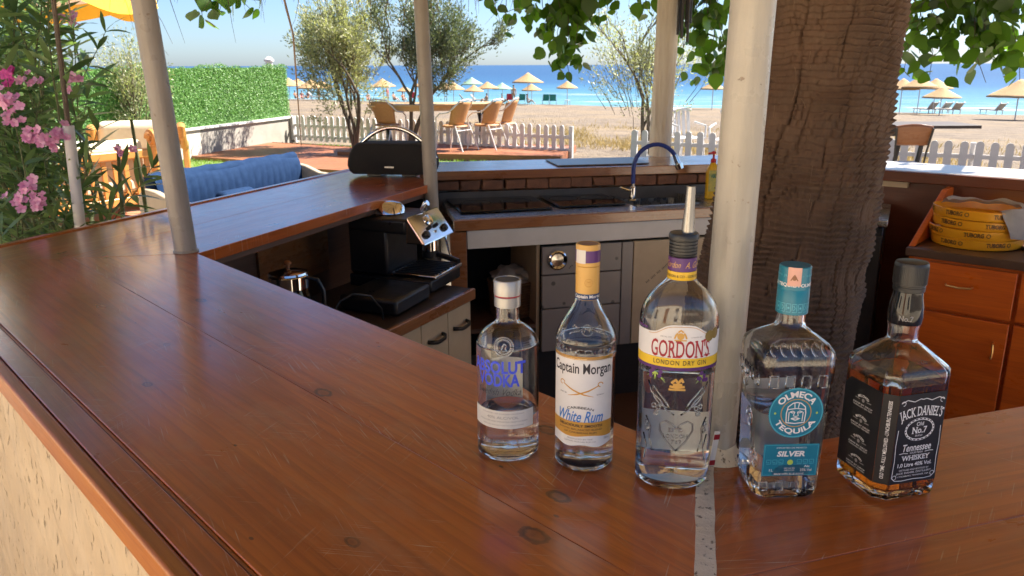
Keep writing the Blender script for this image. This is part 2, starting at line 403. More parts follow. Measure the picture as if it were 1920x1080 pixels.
# paving behind and beside the bar, terracotta tiles by the sofa, lawn
pm('paving', (.62, .52, .39), (.52, .43, .32), 2, .8, bump=.3)
g = MB(); g.prism([(-9, -9), (9, -9), (9, 6.6), (2.6, 8.2), (-1.6, 8.0), (-1.6, 6.0), (-9, 6.0)], -.05, -.004); struct('paving', g, 'paving', smooth=0)
pm('lawn_soil', (.14, .20, .05), (.10, .15, .04), 3, .95)
lawn_poly = [(-9, 9.75), (-4.2, 9.75), (-2.4, 8.6), (.9, 9.2), (1.6, 13.6), (-4.6, 17.4), (-6.2, 17.4), (-9, 12)]
g = MB(); g.prism(lawn_poly, -.03, .0); lawn = struct('lawn', g, 'lawn_soil', smooth=0)
tile_floor = MB(); tile_floor.prism([(-9, 6.0), (-1.6, 6.0), (-1.6, 8.0), (-2.4, 8.6), (-4.2, 9.7), (-9, 9.7)], -.04, 0.0)
tf = struct('terrace_floor', tile_floor, 'mortar', smooth=0)
tm = MB().box((0, 0, .008), (.385, .385, .016)).mesh('tile')
for i in range(9):
    for j in range(9):
        x = -7.2+i*.4+.2; y = 6.1+j*.4+.2
        if x < -6.6 and y < 8: continue
        if y > 9.7-(max(0, x+4.2))*.6-.15: continue
        o = obj('tile', tm, 'terracotta', tf, (x, y, rnd.uniform(-.001, .001)), (rnd.uniform(-.003, .003), rnd.uniform(-.003, .003), 0), smooth=0)
# grass on the lawn (stuff) and dry grass on the beach (stuff)
def inside(poly, x, y):
    c = False; n = len(poly)
    for i in range(n):
        x0, y0 = poly[i]; x1, y1 = poly[(i+1) % n]
        if (y0 > y) != (y1 > y) and x < (x1-x0)*(y-y0)/(y1-y0)+x0: c = not c
    return c
def blades(name, pts, h, w, m, label):
    P_ = np.array(pts); n = len(P_)
    a = nrs.uniform(0, 2*PI, n); hh = nrs.uniform(.6, 1.3, n)*h; ww = nrs.uniform(.7, 1.3, n)*w
    lean = nrs.uniform(.1, .6, n)*hh; la = nrs.uniform(0, 2*PI, n)
    dx, dy = np.cos(a)*ww, np.sin(a)*ww; lx, ly = np.cos(la)*lean, np.sin(la)*lean
    V = np.zeros((n, 4, 3)); 
    V[:, 0] = P_+np.c_[-dx, -dy, 0*a]; V[:, 1] = P_+np.c_[dx, dy, 0*a]
    V[:, 2] = P_+np.c_[lx*.4+dx*.6, ly*.4+dy*.6, hh*.6]; V[:, 3] = P_+np.c_[lx, ly, hh]
    Q = np.arange(n)[:, None]*4+np.array([[0, 1, 2], [0, 2, 3]]).reshape(1, 6); Q = Q.reshape(-1, 3)
    o = obj(name, fastmesh(name, V.reshape(-1, 3), Q), m, smooth=0, kind='stuff'); o['label'] = label; o['category'] = 'grass'
    return o
pts = []
while len(pts) < 26000:
    x = rnd.uniform(-8, 1.5); y = rnd.uniform(8.6, 17)
    if inside(lawn_poly, x, y): pts.append((x, y, -.002))
blades('grass', pts, .05, .006, 'grass_blade', 'short green lawn grass between the wooden decks')
pts = []
while len(pts) < 10000:
    x = rnd.gauss(4.2, 3.6); y = 16.8-.54*x+abs(rnd.gauss(0, 1.0))*5.5+.3
    if mnoise.noise(Vector((x*.5, y*.4, 7))) < -.05+rnd.uniform(-.2, .2): continue
    pts.append((x, y, ground_z(x, y)-.01))
blades('dry_grass', pts, .12, .008, 'dry_grass', 'yellow dry grass growing in the sand beyond the picket fence')

# wooden decks: every plank a part
def deck(label, poly_o, du, dv, lu, lv, z, pw=.14):
    d = thing('wooden_deck', label, 'deck', (poly_o[0], poly_o[1], 0), math.atan2(du[1], du[0]), 'wooden decks on the lawn')
    n = int(lv/pw)
    pmesh = MB().box((lu/2, 0, 0), (lu, pw-.008, .028)).mesh('plank')
    for i in range(n):
        obj('plank', pmesh, 'deck_wood', d, (rnd.uniform(-.01, .01), (i+.5)*pw, z-.014), (0, 0, rnd.uniform(-.001, .001)), smooth=0)
    fr = MB().b2((0, -.03, .0), (lu, -.002, z)).b2((0, lv+.002, 0), (lu, lv+.03, z)).b2((-.03, -.03, 0), (-.002, lv+.03, z)).b2((lu+.002, -.03, 0), (lu+.03, lv+.03, z))
    obj('frame', fr, 'deck_wood', d, smooth=0)
    return d
deck('low terracotta coloured wooden deck below the hedge wall', (-7.3, 15.4), (.86, -.5), 0, 4.6, 2.6, .06)
deck('low wooden deck corner beside the strip of lawn', (-4.05, 12.75), (.86, -.4), 0, 2.1, 1.5, .1)
deck('wooden deck carrying the table with rattan chairs', (-3.1, 14.55), (.97, -.21), 0, 4.0, 1.9, .12)

# added building, unseen behind the camera, bounces warm sunlight under the bar roof
HB = thing('bounce_building', 'added unseen cream plastered single storey building that bounces warm light to the bar', 'building', (-3.9, -3.6, 0), R(-45))
pm('cream_wall', (.78, .69, .55), (.72, .63, .49), 2, .85, bump=.3, bscale=30)
def wall_with(mb, x0, x1, z0, z1, holes):
    xs_ = sorted({x0, x1, *[h[0] for h in holes], *[h[1] for h in holes]}); zs_ = sorted({z0, z1, *[h[2] for h in holes], *[h[3] for h in holes]})
    for a, b in zip(xs_, xs_[1:]):
        for c, d in zip(zs_, zs_[1:]):
            if not any(h[0] <= a and b <= h[1] and h[2] <= c and d <= h[3] for h in holes): mb.b2((a, -.25, c), (b, 0, d))
holes = [(-4.2, -2.8, .9, 2.1), (-.5, .5, 0, 2.15), (2.6, 4.0, .9, 2.1)]
mb = MB(); wall_with(mb, -5.5, 5.5, 0, 3.1, holes); mb.b2((-5.5, -5, 0), (-5.25, -.26, 3.1)); mb.b2((5.25, -5, 0), (5.5, -.26, 3.1)); obj('wall', mb, 'cream_wall', HB, smooth=0)
obj('roof', MB().b2((-5.8, -5.3, 3.12), (5.8, .18, 3.3)), 'terracotta', HB, bevel=.03)
for (a, b, c, d) in holes:
    if c > 0:
        w_ = obj('window', MB().b2((a, -.12, c), (b, -.10, d)), 'black_glass', HB, smooth=0)
        obj('frame', MB().b2((a, -.098, c), (a+.06, -.05, d)).b2((b-.06, -.098, c), (b, -.05, d)).b2((a+.062, -.098, c), (b-.062, -.05, c+.06)).b2((a+.062, -.098, d-.06), (b-.062, -.05, d)).b2(((a+b)/2-.03, -.098, c+.062), ((a+b)/2+.03, -.05, d-.062)), 'fence_white', w_, smooth=0)
        obj('sill', MB().b2((a-.05, -.09, c-.05), (b+.05, .06, c-.002)), 'fence_white', w_, smooth=0)
    else:
        w_ = obj('door', MB().b2((a, -.14, c), (b, -.10, d)), 'chair_wood', HB, smooth=0)
        obj('handle', MB().tube([(b-.1, -.098, 1.0), (b-.1, -.05, 1.0), (b-.2, -.05, 1.0)], .012, 8), 'steel', w_)

# ---------------------------------------------------------------- hedge wall
W0, W1 = Vector((-4.93, 18.0, 0)), Vector((-7.6, 7.6, 0))
wd = (W1-W0); wl = wd.length; wa = math.atan2(wd.y, wd.x)
w = thing('garden_wall', 'low plastered garden wall with white coping below the green hedge panel', 'wall', W0, wa)
obj('plaster_face', MB().b2((0, -.10, -.1), (3.3, .10, .50)), 'grey_plaster', w, smooth=0)
obj('pale_face', MB().b2((3.302, -.10, -.1), (wl, .10, .50)), 'plaster', w, smooth=0)
obj('coping', MB().b2((-.08, -.14, .503), (wl, .14, .545)), 'fence_white', w, bevel=.006)
obj('pillar', MB().b2((-.22, -.13, -.1), (-.002, .13, .50)), 'grey_plaster', w, smooth=0)
h = thing('hedge_panel', 'bright green artificial leaf hedge fence standing on the garden wall', 'hedge', W0, wa)
for i in range(int(wl/2.2)+1): obj('post', MB().b2((i*2.2-.02, -.07, .55), (i*2.2+.02, -.03, 1.58)), 'dark_metal', h, smooth=0)
obj('backing', MB().b2((.0, -.03, .55), (wl, .02, 1.58)), pm('hedge_back', (.035, .11, .025), (.05, .15, .03), 30, .8).m, h, smooth=0)
n = 90000
u = nrs.uniform(-.03, wl+.0, n); z = .55+nrs.uniform(0, 1, n)*(1.05+.035*np.sin(u*3.1)+.02*np.sin(u*11)+np.abs(nrs.normal(0, .012, n))); y = nrs.uniform(.01, .05, n)
L = nrs.uniform(.02, .042, n); wdt = L*.24
ang = nrs.uniform(0, 2*PI, n); tilt = nrs.uniform(-.2, 1.0, n)
d1 = np.c_[np.cos(ang)*np.cos(tilt), np.sin(tilt), np.sin(ang)*np.cos(tilt)]; pz = np.c_[-np.sin(ang), 0*ang, np.cos(ang)]
c = np.c_[u, y, z]; V = np.zeros((n, 4, 3))
V[:, 0] = c; V[:, 1] = c+d1*(L*.5)[:, None]+pz*wdt[:, None]; V[:, 2] = c+d1*L[:, None]; V[:, 3] = c+d1*(L*.5)[:, None]-pz*wdt[:, None]
obj('foliage', fastmesh('foliage', V.reshape(-1, 3), np.arange(n*4).reshape(n, 4)), 'hedge_leaf', h, smooth=0, kind='stuff')
o = tag(obj('vent_pipe', MB().lathe([(.09, 0), (.09, .22), (.13, .225), (.13, .27), (.05, .34), (.0, .35)], 14), 'fence_white', loc=(-6.35, 21.8, 1.5)), 'small white capped vent pipe showing above the end of the hedge', 'vent pipe')
obj('pipe', MB().lathe([(.05, -1.6), (.05, -.002)], 12), 'fence_white', o)

# ---------------------------------------------------------------- picket fences
def fence(label, a, b, h, gap=.165, pwid=.085, posts=2.0):
    a = Vector((*a, 0)); b = Vector((*b, 0)); d = b-a; Ln = d.length
    f = thing('picket_fence', label, 'fence', a, math.atan2(d.y, d.x), 'white picket fence sections')
    prof = [(-pwid/2, 0), (pwid/2, 0), (pwid/2, h-.05)]+[(pwid/2*math.cos(t_), h-.05+.05*math.sin(t_)) for t_ in (R(30), R(60), R(90), R(120), R(150))]+[(-pwid/2, h-.05)]
    n = len(prof); pk = MB(); v = [(x, -.011, z) for x, z in prof]+[(x, .011, z) for x, z in prof]
    pk.add(v, [tuple(range(n)), tuple(range(2*n-1, n-1, -1))]+[(i, n+i, n+(i+1) % n, (i+1) % n) for i in range(n)])
    pk = pk.mesh('picket')
    k = int(Ln/gap)
    for i in range(k+1):
        obj('picket', pk, 'fence_white', f, (i*gap, -.026, .04+rnd.uniform(-.006, .006)), (rnd.uniform(-.015, .015), rnd.uniform(-.02, .02), 0), smooth=0)
    obj('rail', MB().b2((0, -.014, h*.62), (Ln, .014, h*.62+.06)), 'fence_white', f, smooth=0)
    obj('rail', MB().b2((0, -.014, .10), (Ln, .014, .16)), 'fence_white', f, smooth=0)
    m_ = int(Ln/posts)
    for i in range(m_+1): obj('post', MB().b2((i*Ln/m_-.035, .016, -.05), (i*Ln/m_+.035, .085, h+.02)), 'fence_white', f, smooth=0, bevel=.008)
    return f
fence('white picket fence between the hedge wall and the gate gap, behind the rattan chairs', (-4.8, 17.9), (1.05, 14.55), .53)
fence('white picket fence past the gate gap, behind the dark table', (2.05, 13.5), (8.6, 10.1), .53, .185, .1)
# ================================================================ BAR
CT = 1.10
# ---- counter A (long wooden one with the bottles): local x along the grain, y across towards the inside
AA = math.atan2(-.7317, .6816)
A = thing('bar_counter', 'worn varnished plank counter carrying the bottles, clad in stone below', 'bar counter', (.182, .170, 0), AA)
lA = lambda s: -2.633+.684*s
rA = lambda s: -.129-.6755*s-.011
def boardA(name, s0, s1, z0, z1, m, bevel, inset=0):
    return obj(name, MB().prism([(lA(s0)+.0015, s0), (rA(s0), s0), (rA(s1), s1), (lA(s1)+.0015, s1)], z0, z1), m, A, bevel=bevel, seg=3)
boardA('board', .0505, .3312, CT-.04, CT, 'counter_wood', .0016)
boardA('board', .3320, .604, CT-.04, CT-.0003, 'counter_wood', .0012)
boardA('lip', .006, .0445, CT-.04, CT-.002, 'counter_wood_plain', .002)
boardA('edge_band', -.0165, .0055, CT-.046, CT-.003, 'edge_wood', .005)
boardA('trim', .0452, .0500, CT-.04, CT-.003, 'edge_wood', .0015)
boardA('underboard', .02, .59, CT-.062, CT-.0415, 'brown_panel', .002)
boardA('inner_panel', .50, .52, .05, CT-.064, 'brown_panel', .001)
# travertine cladding: real relief
t = NT('travertine'); co = t.coord((1, 1, 1)); cs = t.coord((4.0, 4, 1.3), rot=(0, R(38), 0))
a_ = t.noise(co, 7, 6, .6); b_ = t.noise(cs, 9, 5, .65, .5); c_ = t.noise(cs, 22, 3, .6)
col = t.ramp(a_, [(.3, (.66, .51, .32)), (.7, (.54, .40, .24))])
col = t.mix(t.math('MULTIPLY', t.ramp(b_, [(.4, 1), (.52, 0)]), .4), col, (.48, .37, .24))
col = t.mix(t.ramp(c_, [(.31, .6), (.36, 0)]), col, (.26, .17, .085))
t.set(Base_Color=col, Roughness=.75)
t.bump(t.ramp(c_, [(.30, 0), (.38, 1)]), .8, .006, t.bump(b_, .5, .006))
def stone(u_, v_):
    x = -2.75+2.75*u_; z = .0+1.05*v_
    d = mnoise.noise(Vector((x*9+z*7, z*5-x*3, 1)))*.009+mnoise.noise(Vector((x*30+z*16, z*22, 5)))*.0025
    ridge = abs(((x*1.0+z*.75)*3.2+mnoise.noise(Vector((x*2, z*2, 9)))*.7) % 1-.5)
    return (x, .004-d-ridge*.020, z)
obj('stone_cladding', MB().grid(260, 110, stone), 'travertine', A, smooth=180)
obj('core', MB().b2((-2.5, .022, 0), (-.2, .06, CT-.063)), 'mortar', A, smooth=0)
# dark putty in the groove and specks of wear
# ---- counter C (right)
K = Vector((.258, .977))
Cc = thing('bar_counter', 'varnished plank counter to the side of the white post, past the pale joint strip', 'bar counter', (K.x, K.y, 0), R(17.55))
cC, sC = math.cos(R(17.55)), math.sin(R(17.55))
def toC(x, y): return ((x-K.x)*cC+(y-K.y)*sC, -(x-K.x)*sC+(y-K.y)*cC)
def fromA(u_, s_): return (.182+u_*.6816+s_*.7317, .170-u_*.7317+s_*.6816)
e0 = toC(*fromA(rA(.604)+.022, .604)); e1 = toC(*fromA(rA(0)+.022, 0))
def cx_at(v): return e0[0]+(e1[0]-e0[0])*(v-e0[1])/(e1[1]-e0[1])
for v0, v1 in ((-.003, -.24), (-.2408, -.47), (-.4708, -.66)):
    obj('board', MB().prism([(cx_at(v0), v0), (1.9, v0), (1.9, v1), (cx_at(v1), v1)], CT-.04, CT-.0006), 'counter_wood_plain', Cc, bevel=.0014)
obj('edge_band', MB().b2((cx_at(-.67)+.03, -.6608, CT-.046), (1.9, -.684, CT-.002)), 'edge_wood', Cc, bevel=.006)
obj('inner_panel', MB().b2((.06, -.11, .05), (1.9, -.09, CT-.042)), 'brown_panel', Cc, smooth=0)
obj('front_panel', MB().b2((.62, -.62, .0), (1.9, -.60, CT-.042)), 'brown_panel', Cc, smooth=0)
# joint strip between the two counters
t = NT('joint_strip_paint'); co = t.coord()
f1 = t.noise(co, 120, 5, .7); f2 = t.noise(co, 35, 4, .6)
col = t.ramp(f2, [(.3, (.80, .69, .50)), (.7, (.66, .55, .38))]); col = t.mix(t.ramp(f1, [(.58, 0), (.64, .9)]), col, (.11, .07, .04))
t.set(Base_Color=col, Roughness=.85, Specular_IOR_Level=.15); t.bump(f1, .8, .003)
q0 = fromA(rA(.59)+.0115, .59); q1 = fromA(rA(-.02)+.0115, -.02)
jd = Vector((q1[0]-q0[0], q1[1]-q0[1], 0)); jn = Vector((-jd.y, jd.x, 0)).normalized()
def jfn(a, b):
    bb = 0 if b == 0 else 1 if b == 1 else (b-.125)/.75; p = Vector((*q0, 0))+jd*a+jn*((bb-.5)*.0225+.0015*mnoise.noise(Vector((a*25, b*2, 0))))
    prof = (1-.02*(2*b-1)**2) if 0 < b < 1 else 0
    return (p.x, p.y, CT-.03+(.0315+.0012*mnoise.noise(Vector((a*60, b*3, 2))))*prof)
tag(obj('joint_strip', MB().grid(120, 8, jfn), 'joint_strip_paint', smooth=40), 'pale chipped filler strip in the joint between the two counters', 'joint strip')
# ---- counter B (left, going back)
B = thing('bar_counter', 'glossy plank counter running back to the black speaker, beside the blue sofa', 'bar counter', (-.89, 2.207, 0), R(68.83))
def boardB(y0, y1, z0, z1, m, bv, nm='board'):
    f0 = lambda y: -.574*y+.0015; f1 = lambda y: 1.53+.746*y
    return obj(nm, MB().prism([(f0(y0), y0), (f1(y0), y0), (f1(y1), y1), (f0(y1), y1)], z0, z1), m, B, bevel=bv)
boardB(0, .31, CT-.036, CT-.0008, 'counter_wood_plain', .0015); boardB(.311, .60, CT-.036, CT-.0012, 'counter_wood_plain', .0015)
boardB(.6015, .634, CT-.045, CT+.004, 'counter_wood_plain', .006, 'edge_band')
boardB(.02, .60, CT-.06, CT-.0375, 'brown_panel', .002, 'underboard')
obj('inner_panel', MB().b2((-.15, .34, 0), (1.75, .36, CT-.062)), 'brown_panel', B, smooth=0)
obj('batten', MB().b2((.30, .30, .7), (.36, .338, CT-.062)), 'rear_wood', B, smooth=0)
obj('inner_board', MB().b2((.66, .328, .76), (1.12, .338, CT-.064)), 'rear_wood', B, smooth=0)
obj('outer_panel', MB().b2((-.3, .57, 0), (1.9, .59, CT-.062)), 'travertine', B, smooth=0)
obj('end_panel', MB().b2((1.42, .02, .0), (1.44, .326, CT-.062)), 'black_plastic', B, smooth=0)
# ---- counter D (rear) on bricks
D = thing('bar_counter', 'rear plank counter on small bricks behind the sink and hob', 'bar counter', (-.356, 3.99, 0), R(10.7))
obj('board', MB().prism([(-.10, .0), (1.857, .0), (2.06, .42), (-.2, .42)], CT-.045, CT), 'rear_wood', D, bevel=.004)
obj('glass_sheet', MB().b2((.62, .07, CT+.002), (1.12, .36, CT+.008)), pm('slate_sheet', (.10, .10, .10), (.13, .13, .13), 6, .3).m, D, bevel=.002)
obj('core', MB().b2((-.15, .085, 0), (1.88, .33, CT-.046)), 'mortar', D, smooth=0)
pm('dark_steel', (.13, .115, .10), (.09, .08, .07), 9, .4, metal=.6)
obj('upstand', MB().b2((-.02, .006, .93), (1.86, .014, .994)), 'dark_steel', D, smooth=0)
bmesh_ = []
for k in range(5):
    bmb = MB().box((0, 0, 0), (.108, .07, .052))
    b_ = bmb.mesh('brick')
    for v in b_.vertices: v.co += Vector((rnd.uniform(-.006, .006), rnd.uniform(-.006, .006), rnd.uniform(-.005, .005)))
    bmesh_.append(b_)
for r_ in range(2):
    for i in range(17):
        obj('brick', bmesh_[rnd.randrange(5)], 'brick_face', D, (-.08+i*.117+(.055 if r_ else 0), .062+rnd.uniform(-.006, .004), CT-.077-r_*.060), (0, 0, rnd.uniform(-.03, .03)), bevel=.008)
# ---- counter E (rear right)
E_ = thing('bar_counter', 'sunlit pale topped counter above the red wooden cabinet, before the dark table', 'bar counter', (1.469, 4.334, 0), R(-37))
obj('board', MB().prism([(.004, 0), (1.9, 0), (1.9, .40), (-.21, .40)], CT-.05, CT-.001), pm('pale_top', (.50, .44, .37), (.42, .36, .30), 5, .25).m, E_, bevel=.004)
obj('edge_band', MB().b2((.0, -.024, CT-.055), (1.9, -.002, CT-.003)), 'dark_mahogany', E_, bevel=.004)
obj('back_panel', MB().b2((.25, .05, .0), (1.9, .07, CT-.052)), 'dark_mahogany', E_, smooth=0)
obj('core', MB().b2((-.05, .075, 0), (1.9, .33, CT-.052)), 'brick_face', E_, smooth=0)
obj('upper_lath', MB().b2((.0, .0, CT-.085), (.62, .045, CT-.056)), 'cream_board', E_, smooth=0)
# bar floor
g = MB(); g.prism([(-.9, 2.2), (.1, 1.1), (2.3, 1.6), (2.5, 3.6), (1.5, 4.4), (-.4, 4.1)], -.003, .004); struct('bar_floor', g, 'floor_tile', smooth=0)

# ---------------------------------------------------------------- posts
def post(name, label, p0, p1, r, m, kind='pipe'):
    o = thing(name, label, 'post', p0)
    d = Vector(p1)-Vector(p0); mb = MB(); pts = []; rr = []
    for i in range(41):
        f = i/40; pts.append(d*f); rr.append(r*(1+ (.012*mnoise.noise(Vector((f*20, r*90, p0[0])))) ))
    mb.tube(pts, rr, 28); obj('shaft', mb, m, o, smooth=60)
    obj('collar', MB().lathe([(r*1.02, -.001), (r*1.16, .0005), (r*1.12, .004), (r*1.0, .007)], 24), m, o)
    return o
post('roof_post', 'slim grey painted pipe post at the corner of the counter by the blue sofa', (-.931, 2.232, CT), (-.985, 2.20, 2.35), .0305, 'pole_paint')
post('roof_post', 'slim painted pipe post beside the black speaker', (-.352, 3.56, .73), (-.40, 3.60, 2.6), .031, 'pole_paint')
fp = post('roof_post', 'thick white glossy post standing between the gin and tequila bottles', (.274, .985, CT), (.288, .978, 2.3), .0262, 'white_paint')
def putty(a, b):
    an = 2*PI*a; rr_ = .0262+.010*(1-b)**2*(1+.7*mnoise.noise(Vector((math.cos(an)*2, math.sin(an)*2, 3))))+.001
    return (rr_*math.cos(an), rr_*math.sin(an), .018*b*(1.2+.6*mnoise.noise(Vector((math.cos(an)*1.5, math.sin(an)*1.5, 8)))))
obj('putty', MB().grid(40, 6, putty), 'joint_strip_paint', fp, smooth=180)
def log_post():
    o = thing('roof_post', 'thick whitewashed log post standing on the rear counter', 'post', PZ(1237, 292, CT)); 
    V = []; n, m_ = 48, 60
    mb = MB()
    def fn(a, b):
        an = 2*PI*a; z = b*1.6
        r = .062*(1+.035*mnoise.noise(Vector((math.cos(an)*1.2, math.sin(an)*1.2, z*2)))+.03*mnoise.noise(Vector((math.cos(an)*5, math.sin(an)*5, z*1.1))))
        ck = mnoise.noise(Vector((math.cos(an)*6, math.sin(an)*6, z*.8+20)))
        if abs(ck) < .035: r -= .0045
        return (r*math.cos(an)+.012*z, r*math.sin(an), z)
    obj('shaft', mb.grid(96, 80, fn), 'log_paint', o, smooth=180)
log_post()

# ---------------------------------------------------------------- palm trunk
def palm():
    o = thing('palm_tree', 'thick brown palm trunk with rough ringed bark rising inside the bar', 'palm tree', (.53, 1.92, 0))
    nt_, nz = 640, 900; H = 2.9
    th = np.linspace(0, 2*PI, nt_, endpoint=False); zz = np.concatenate([np.linspace(0, .5, 40, endpoint=False), np.linspace(.5, 2.05, 800, endpoint=False), np.linspace(2.05, H, 60)])
    T, Z = np.meshgrid(th, zz)
    def vn(fx, fz, seed, oct_=4):
        rs = np.random.RandomState(seed); out = np.zeros_like(T); amp = 1.0; tot = 0
        for q in range(oct_):
            gx, gz = int(fx*2**q), int(fz*2**q)+2
            G = rs.rand(gz+1, gx)
            x = T/(2*PI)*gx; z_ = Z/H*(gz-1); x0 = np.floor(x).astype(int) % gx; x1 = (x0+1) % gx; z0 = np.floor(z_).astype(int); z1 = z0+1
            fx_ = x-np.floor(x); fz_ = z_-z0; fx_ = fx_*fx_*(3-2*fx_); fz_ = fz_*fz_*(3-2*fz_)
            out += amp*((G[z0, x0]*(1-fx_)+G[z0, x1]*fx_)*(1-fz_)+(G[z1, x0]*(1-fx_)+G[z1, x1]*fx_)*fz_); tot += amp; amp *= .5
        return out/tot-.5
    # overlapping leaf-base rings, uneven
    ph = Z/.0140+vn(4, 10, 1, 2)*2.6+vn(30, 60, 2, 2)*.8
    fr = ph-np.floor(ph)
    ring = np.where(fr < .86, fr/.86, (1-fr)/.14)               # slowly swelling upward, then a sharp step in
    rid = np.floor(ph)
    # vertical splits: position of the crack shifts from ring band to ring band
    band = np.floor(ph/5.0)
    jit = np.sin(band*12.9898)*43758.5453; jit = jit-np.floor(jit)
    cu = T/(2*PI)*26+vn(26, 12, 4, 2)*1.3+.35*jit
    cf = np.abs(cu-np.round(cu)); crack = np.exp(-(cf/.034)**2)*np.clip(vn(30, 24, 5, 2)*4+.55, 0, 1)
    jit2 = np.sin(rid*78.233)*43758.5453; jit2 = jit2-np.floor(jit2)
    cu2 = T/(2*PI)*58+jit2*.9+vn(58, 60, 9, 2)*.9
    cf2 = np.abs(cu2-np.round(cu2)); crack2 = np.exp(-(cf2/.09)**2)*np.clip(vn(60, 90, 6, 2)*5+.1, 0, 1)
    hgt = ring*.0082*np.clip(.35+2.2*(vn(14, 50, 7, 2)+.28), .1, 2)-crack*.012-crack2*.006*np.clip(vn(8, 20, 12, 2)*4+.6, 0, 1)+vn(10, 14, 8, 3)*.014+vn(260, 90, 10, 2)*.003
    base = .222-.066*np.clip(Z/1.75, 0, 1)+.06*np.exp(-Z/.3)+.015*np.sin(Z*2.1)
    r = base+hgt
    X = r*np.cos(T)+.115*Z; Y = r*np.sin(T)-.01*Z
    V = np.stack([X, Y, Z], -1).reshape(-1, 3)
    i = np.arange(nz-1)[:, None]*nt_; k = np.arange(nt_)[None, :]; k1 = (k+1) % nt_
    Q = np.stack([i+k, i+k1, i+nt_+k1, i+nt_+k], -1).reshape(-1, 4)
    t = NT('palm_bark'); co = t.coord((1, 1, 1)); fz = t.coord((34, 34, 5)); rr_ = t.coord((5, 5, 26))
    col = t.ramp(t.noise(co, 6, 6, .65), [(.3, (.135, .078, .043)), (.7, (.075, .044, .026))])
    col = t.mix(t.math('MULTIPLY', t.ramp(t.noise(fz, 2.6, 6, .7), [(.45, 0), (.75, 1)]), .4), col, (.17, .11, .066))
    col = t.mix(t.math('MULTIPLY', t.ramp(t.noise(rr_, 1.4, 5, .6), [(.45, 0), (.65, 1)]), .45), col, (.12, .06, .032))
    t.set(Base_Color=col, Roughness=.85); t.bump(t.noise(fz, 4, 4, .6), .5, .004)
    obj('trunk', fastmesh('trunk', V, Q), t.m, o, smooth=180)
    # loose fibres
    mb = MB()
    for _ in range(150):
        a = rnd.uniform(PI, 2*PI); z = rnd.uniform(.7, 2.0); rb = .205-.052*min(1, z/1.75)+.016
        p = [Vector((rb*math.cos(a)+.105*z, rb*math.sin(a)-.01*z, z))]
        d = Vector((math.cos(a)*.25+rnd.uniform(-.3, .3), math.sin(a)*.25+rnd.uniform(-.2, .2), rnd.choice((-1, 1))*rnd.uniform(.4, 1)))
        for q in range(4):
            p.append(p[-1]+d*.008); d += Vector((rnd.uniform(-.3, .3), rnd.uniform(-.2, .2), rnd.uniform(-.3, .2)))
        mb.tube(p, [.0009, .0008, .0007, .0005, .0003], 3, caps=False)
    obj('fibre', mb, pm('fibre_hair', (.20, .13, .075), (.13, .08, .045), 20, .8).m, o, smooth=0, kind='stuff')
    # fronds above the roof
    for k in range(12):
        a = 2*PI*k/12+.2; mb = MB(); L = 2.2
        sp_ = [Vector((.30+math.cos(a)*L*f*(1-.15*f), math.sin(a)*L*f*(1-.15*f), 4.15+.9*f-1.5*f*f)) for f in [q/12 for q in range(13)]]
        mb.tube(sp_, [.03*(1-.9*q/12) for q in range(13)], 6)
        for q in range(1, 13):
            for s_ in (-1, 1):
                tdir = (sp_[q]-sp_[q-1]).normalized(); sd2 = tdir.cross(Vector((0, 0, 1))).normalized()*s_
                e = sp_[q]+sd2*.45*(1-.4*q/12)+tdir*.25-Vector((0, 0, .12))
                mb.add([sp_[q]+tdir*.03, sp_[q]-tdir*.03, e], [(0, 1, 2)])
        obj('frond', mb, 'oleander_leaf', o, smooth=0)
    obj('upper_trunk', MB().tube([(.105*2.9, -.03, 2.88), (.31, -.03, 4.2)], [.155, .13], 24), 'palm_bark', o)
palm()

# ---------------------------------------------------------------- thatched roof on the posts (mostly above the frame)
RC = Vector((.80, 2.85)); RR = 2.50
roof = thing('thatched_roof', 'straw thatched umbrella roof above the bar with loose hanging strands', 'roof', (RC.x, RC.y, 0))
def edge(k, n=10): a = 2*PI*k/n+.15; return Vector((RR*math.cos(a), RR*math.sin(a)))
prof_z = lambda f: 2.12+.95*(1-f)
nseg = 60
def thatch_fn(off):
    def fn(a, b):
        an = 2*PI*a; f = .02+.98*b
        rr_ = RR*f*(1+.012*mnoise.noise(Vector((math.cos(an)*6, math.sin(an)*6, b*5))))
        return (rr_*math.cos(an), rr_*math.sin(an), prof_z(f)+off+.03*mnoise.noise(Vector((math.cos(an)*5*f, math.sin(an)*5*f, off*9))))
    return fn
obj('thatch_cover', MB().grid(nseg, 14, thatch_fn(.14)), 'thatch', roof, smooth=180)
obj('reed_ceiling', MB().grid(nseg, 14, thatch_fn(.0)), 'thatch', roof, smooth=180)
for k in range(10):
    a = 2*PI*k/10+.15
    obj('rafter', MB().tube([(math.cos(a)*.28, math.sin(a)*.28, prof_z(.11)-.05), (math.cos(a)*RR*.98, math.sin(a)*RR*.98, prof_z(.98)-.05)], [.03, .025], 10), 'brown_panel', roof)
mb = MB()
for i in range(1500):
    a = rnd.uniform(0, 2*PI); r_ = RR*rnd.uniform(.965, 1.01)
    p = [Vector((r_*math.cos(a), r_*math.sin(a), prof_z(1)+.10))]
    L = abs(rnd.gauss(0, .10))+.06
    if math.sin(a*9+1) > .55 and rnd.random() < .25: L += rnd.uniform(.08, .30)
    d = Vector((rnd.gauss(0, .12), rnd.gauss(0, .12), -1))
    for q in range(6):
        p.append(p[-1]+d*(L+.1)/6); d += Vector((rnd.gauss(0, .13), rnd.gauss(0, .13), 0))
    mb.tube(p, [.003, .0028, .0024, .002, .0015, .001, .0005], 4, caps=False)
obj('fringe', mb, 'thatch_strand', roof, smooth=0, kind='stuff')
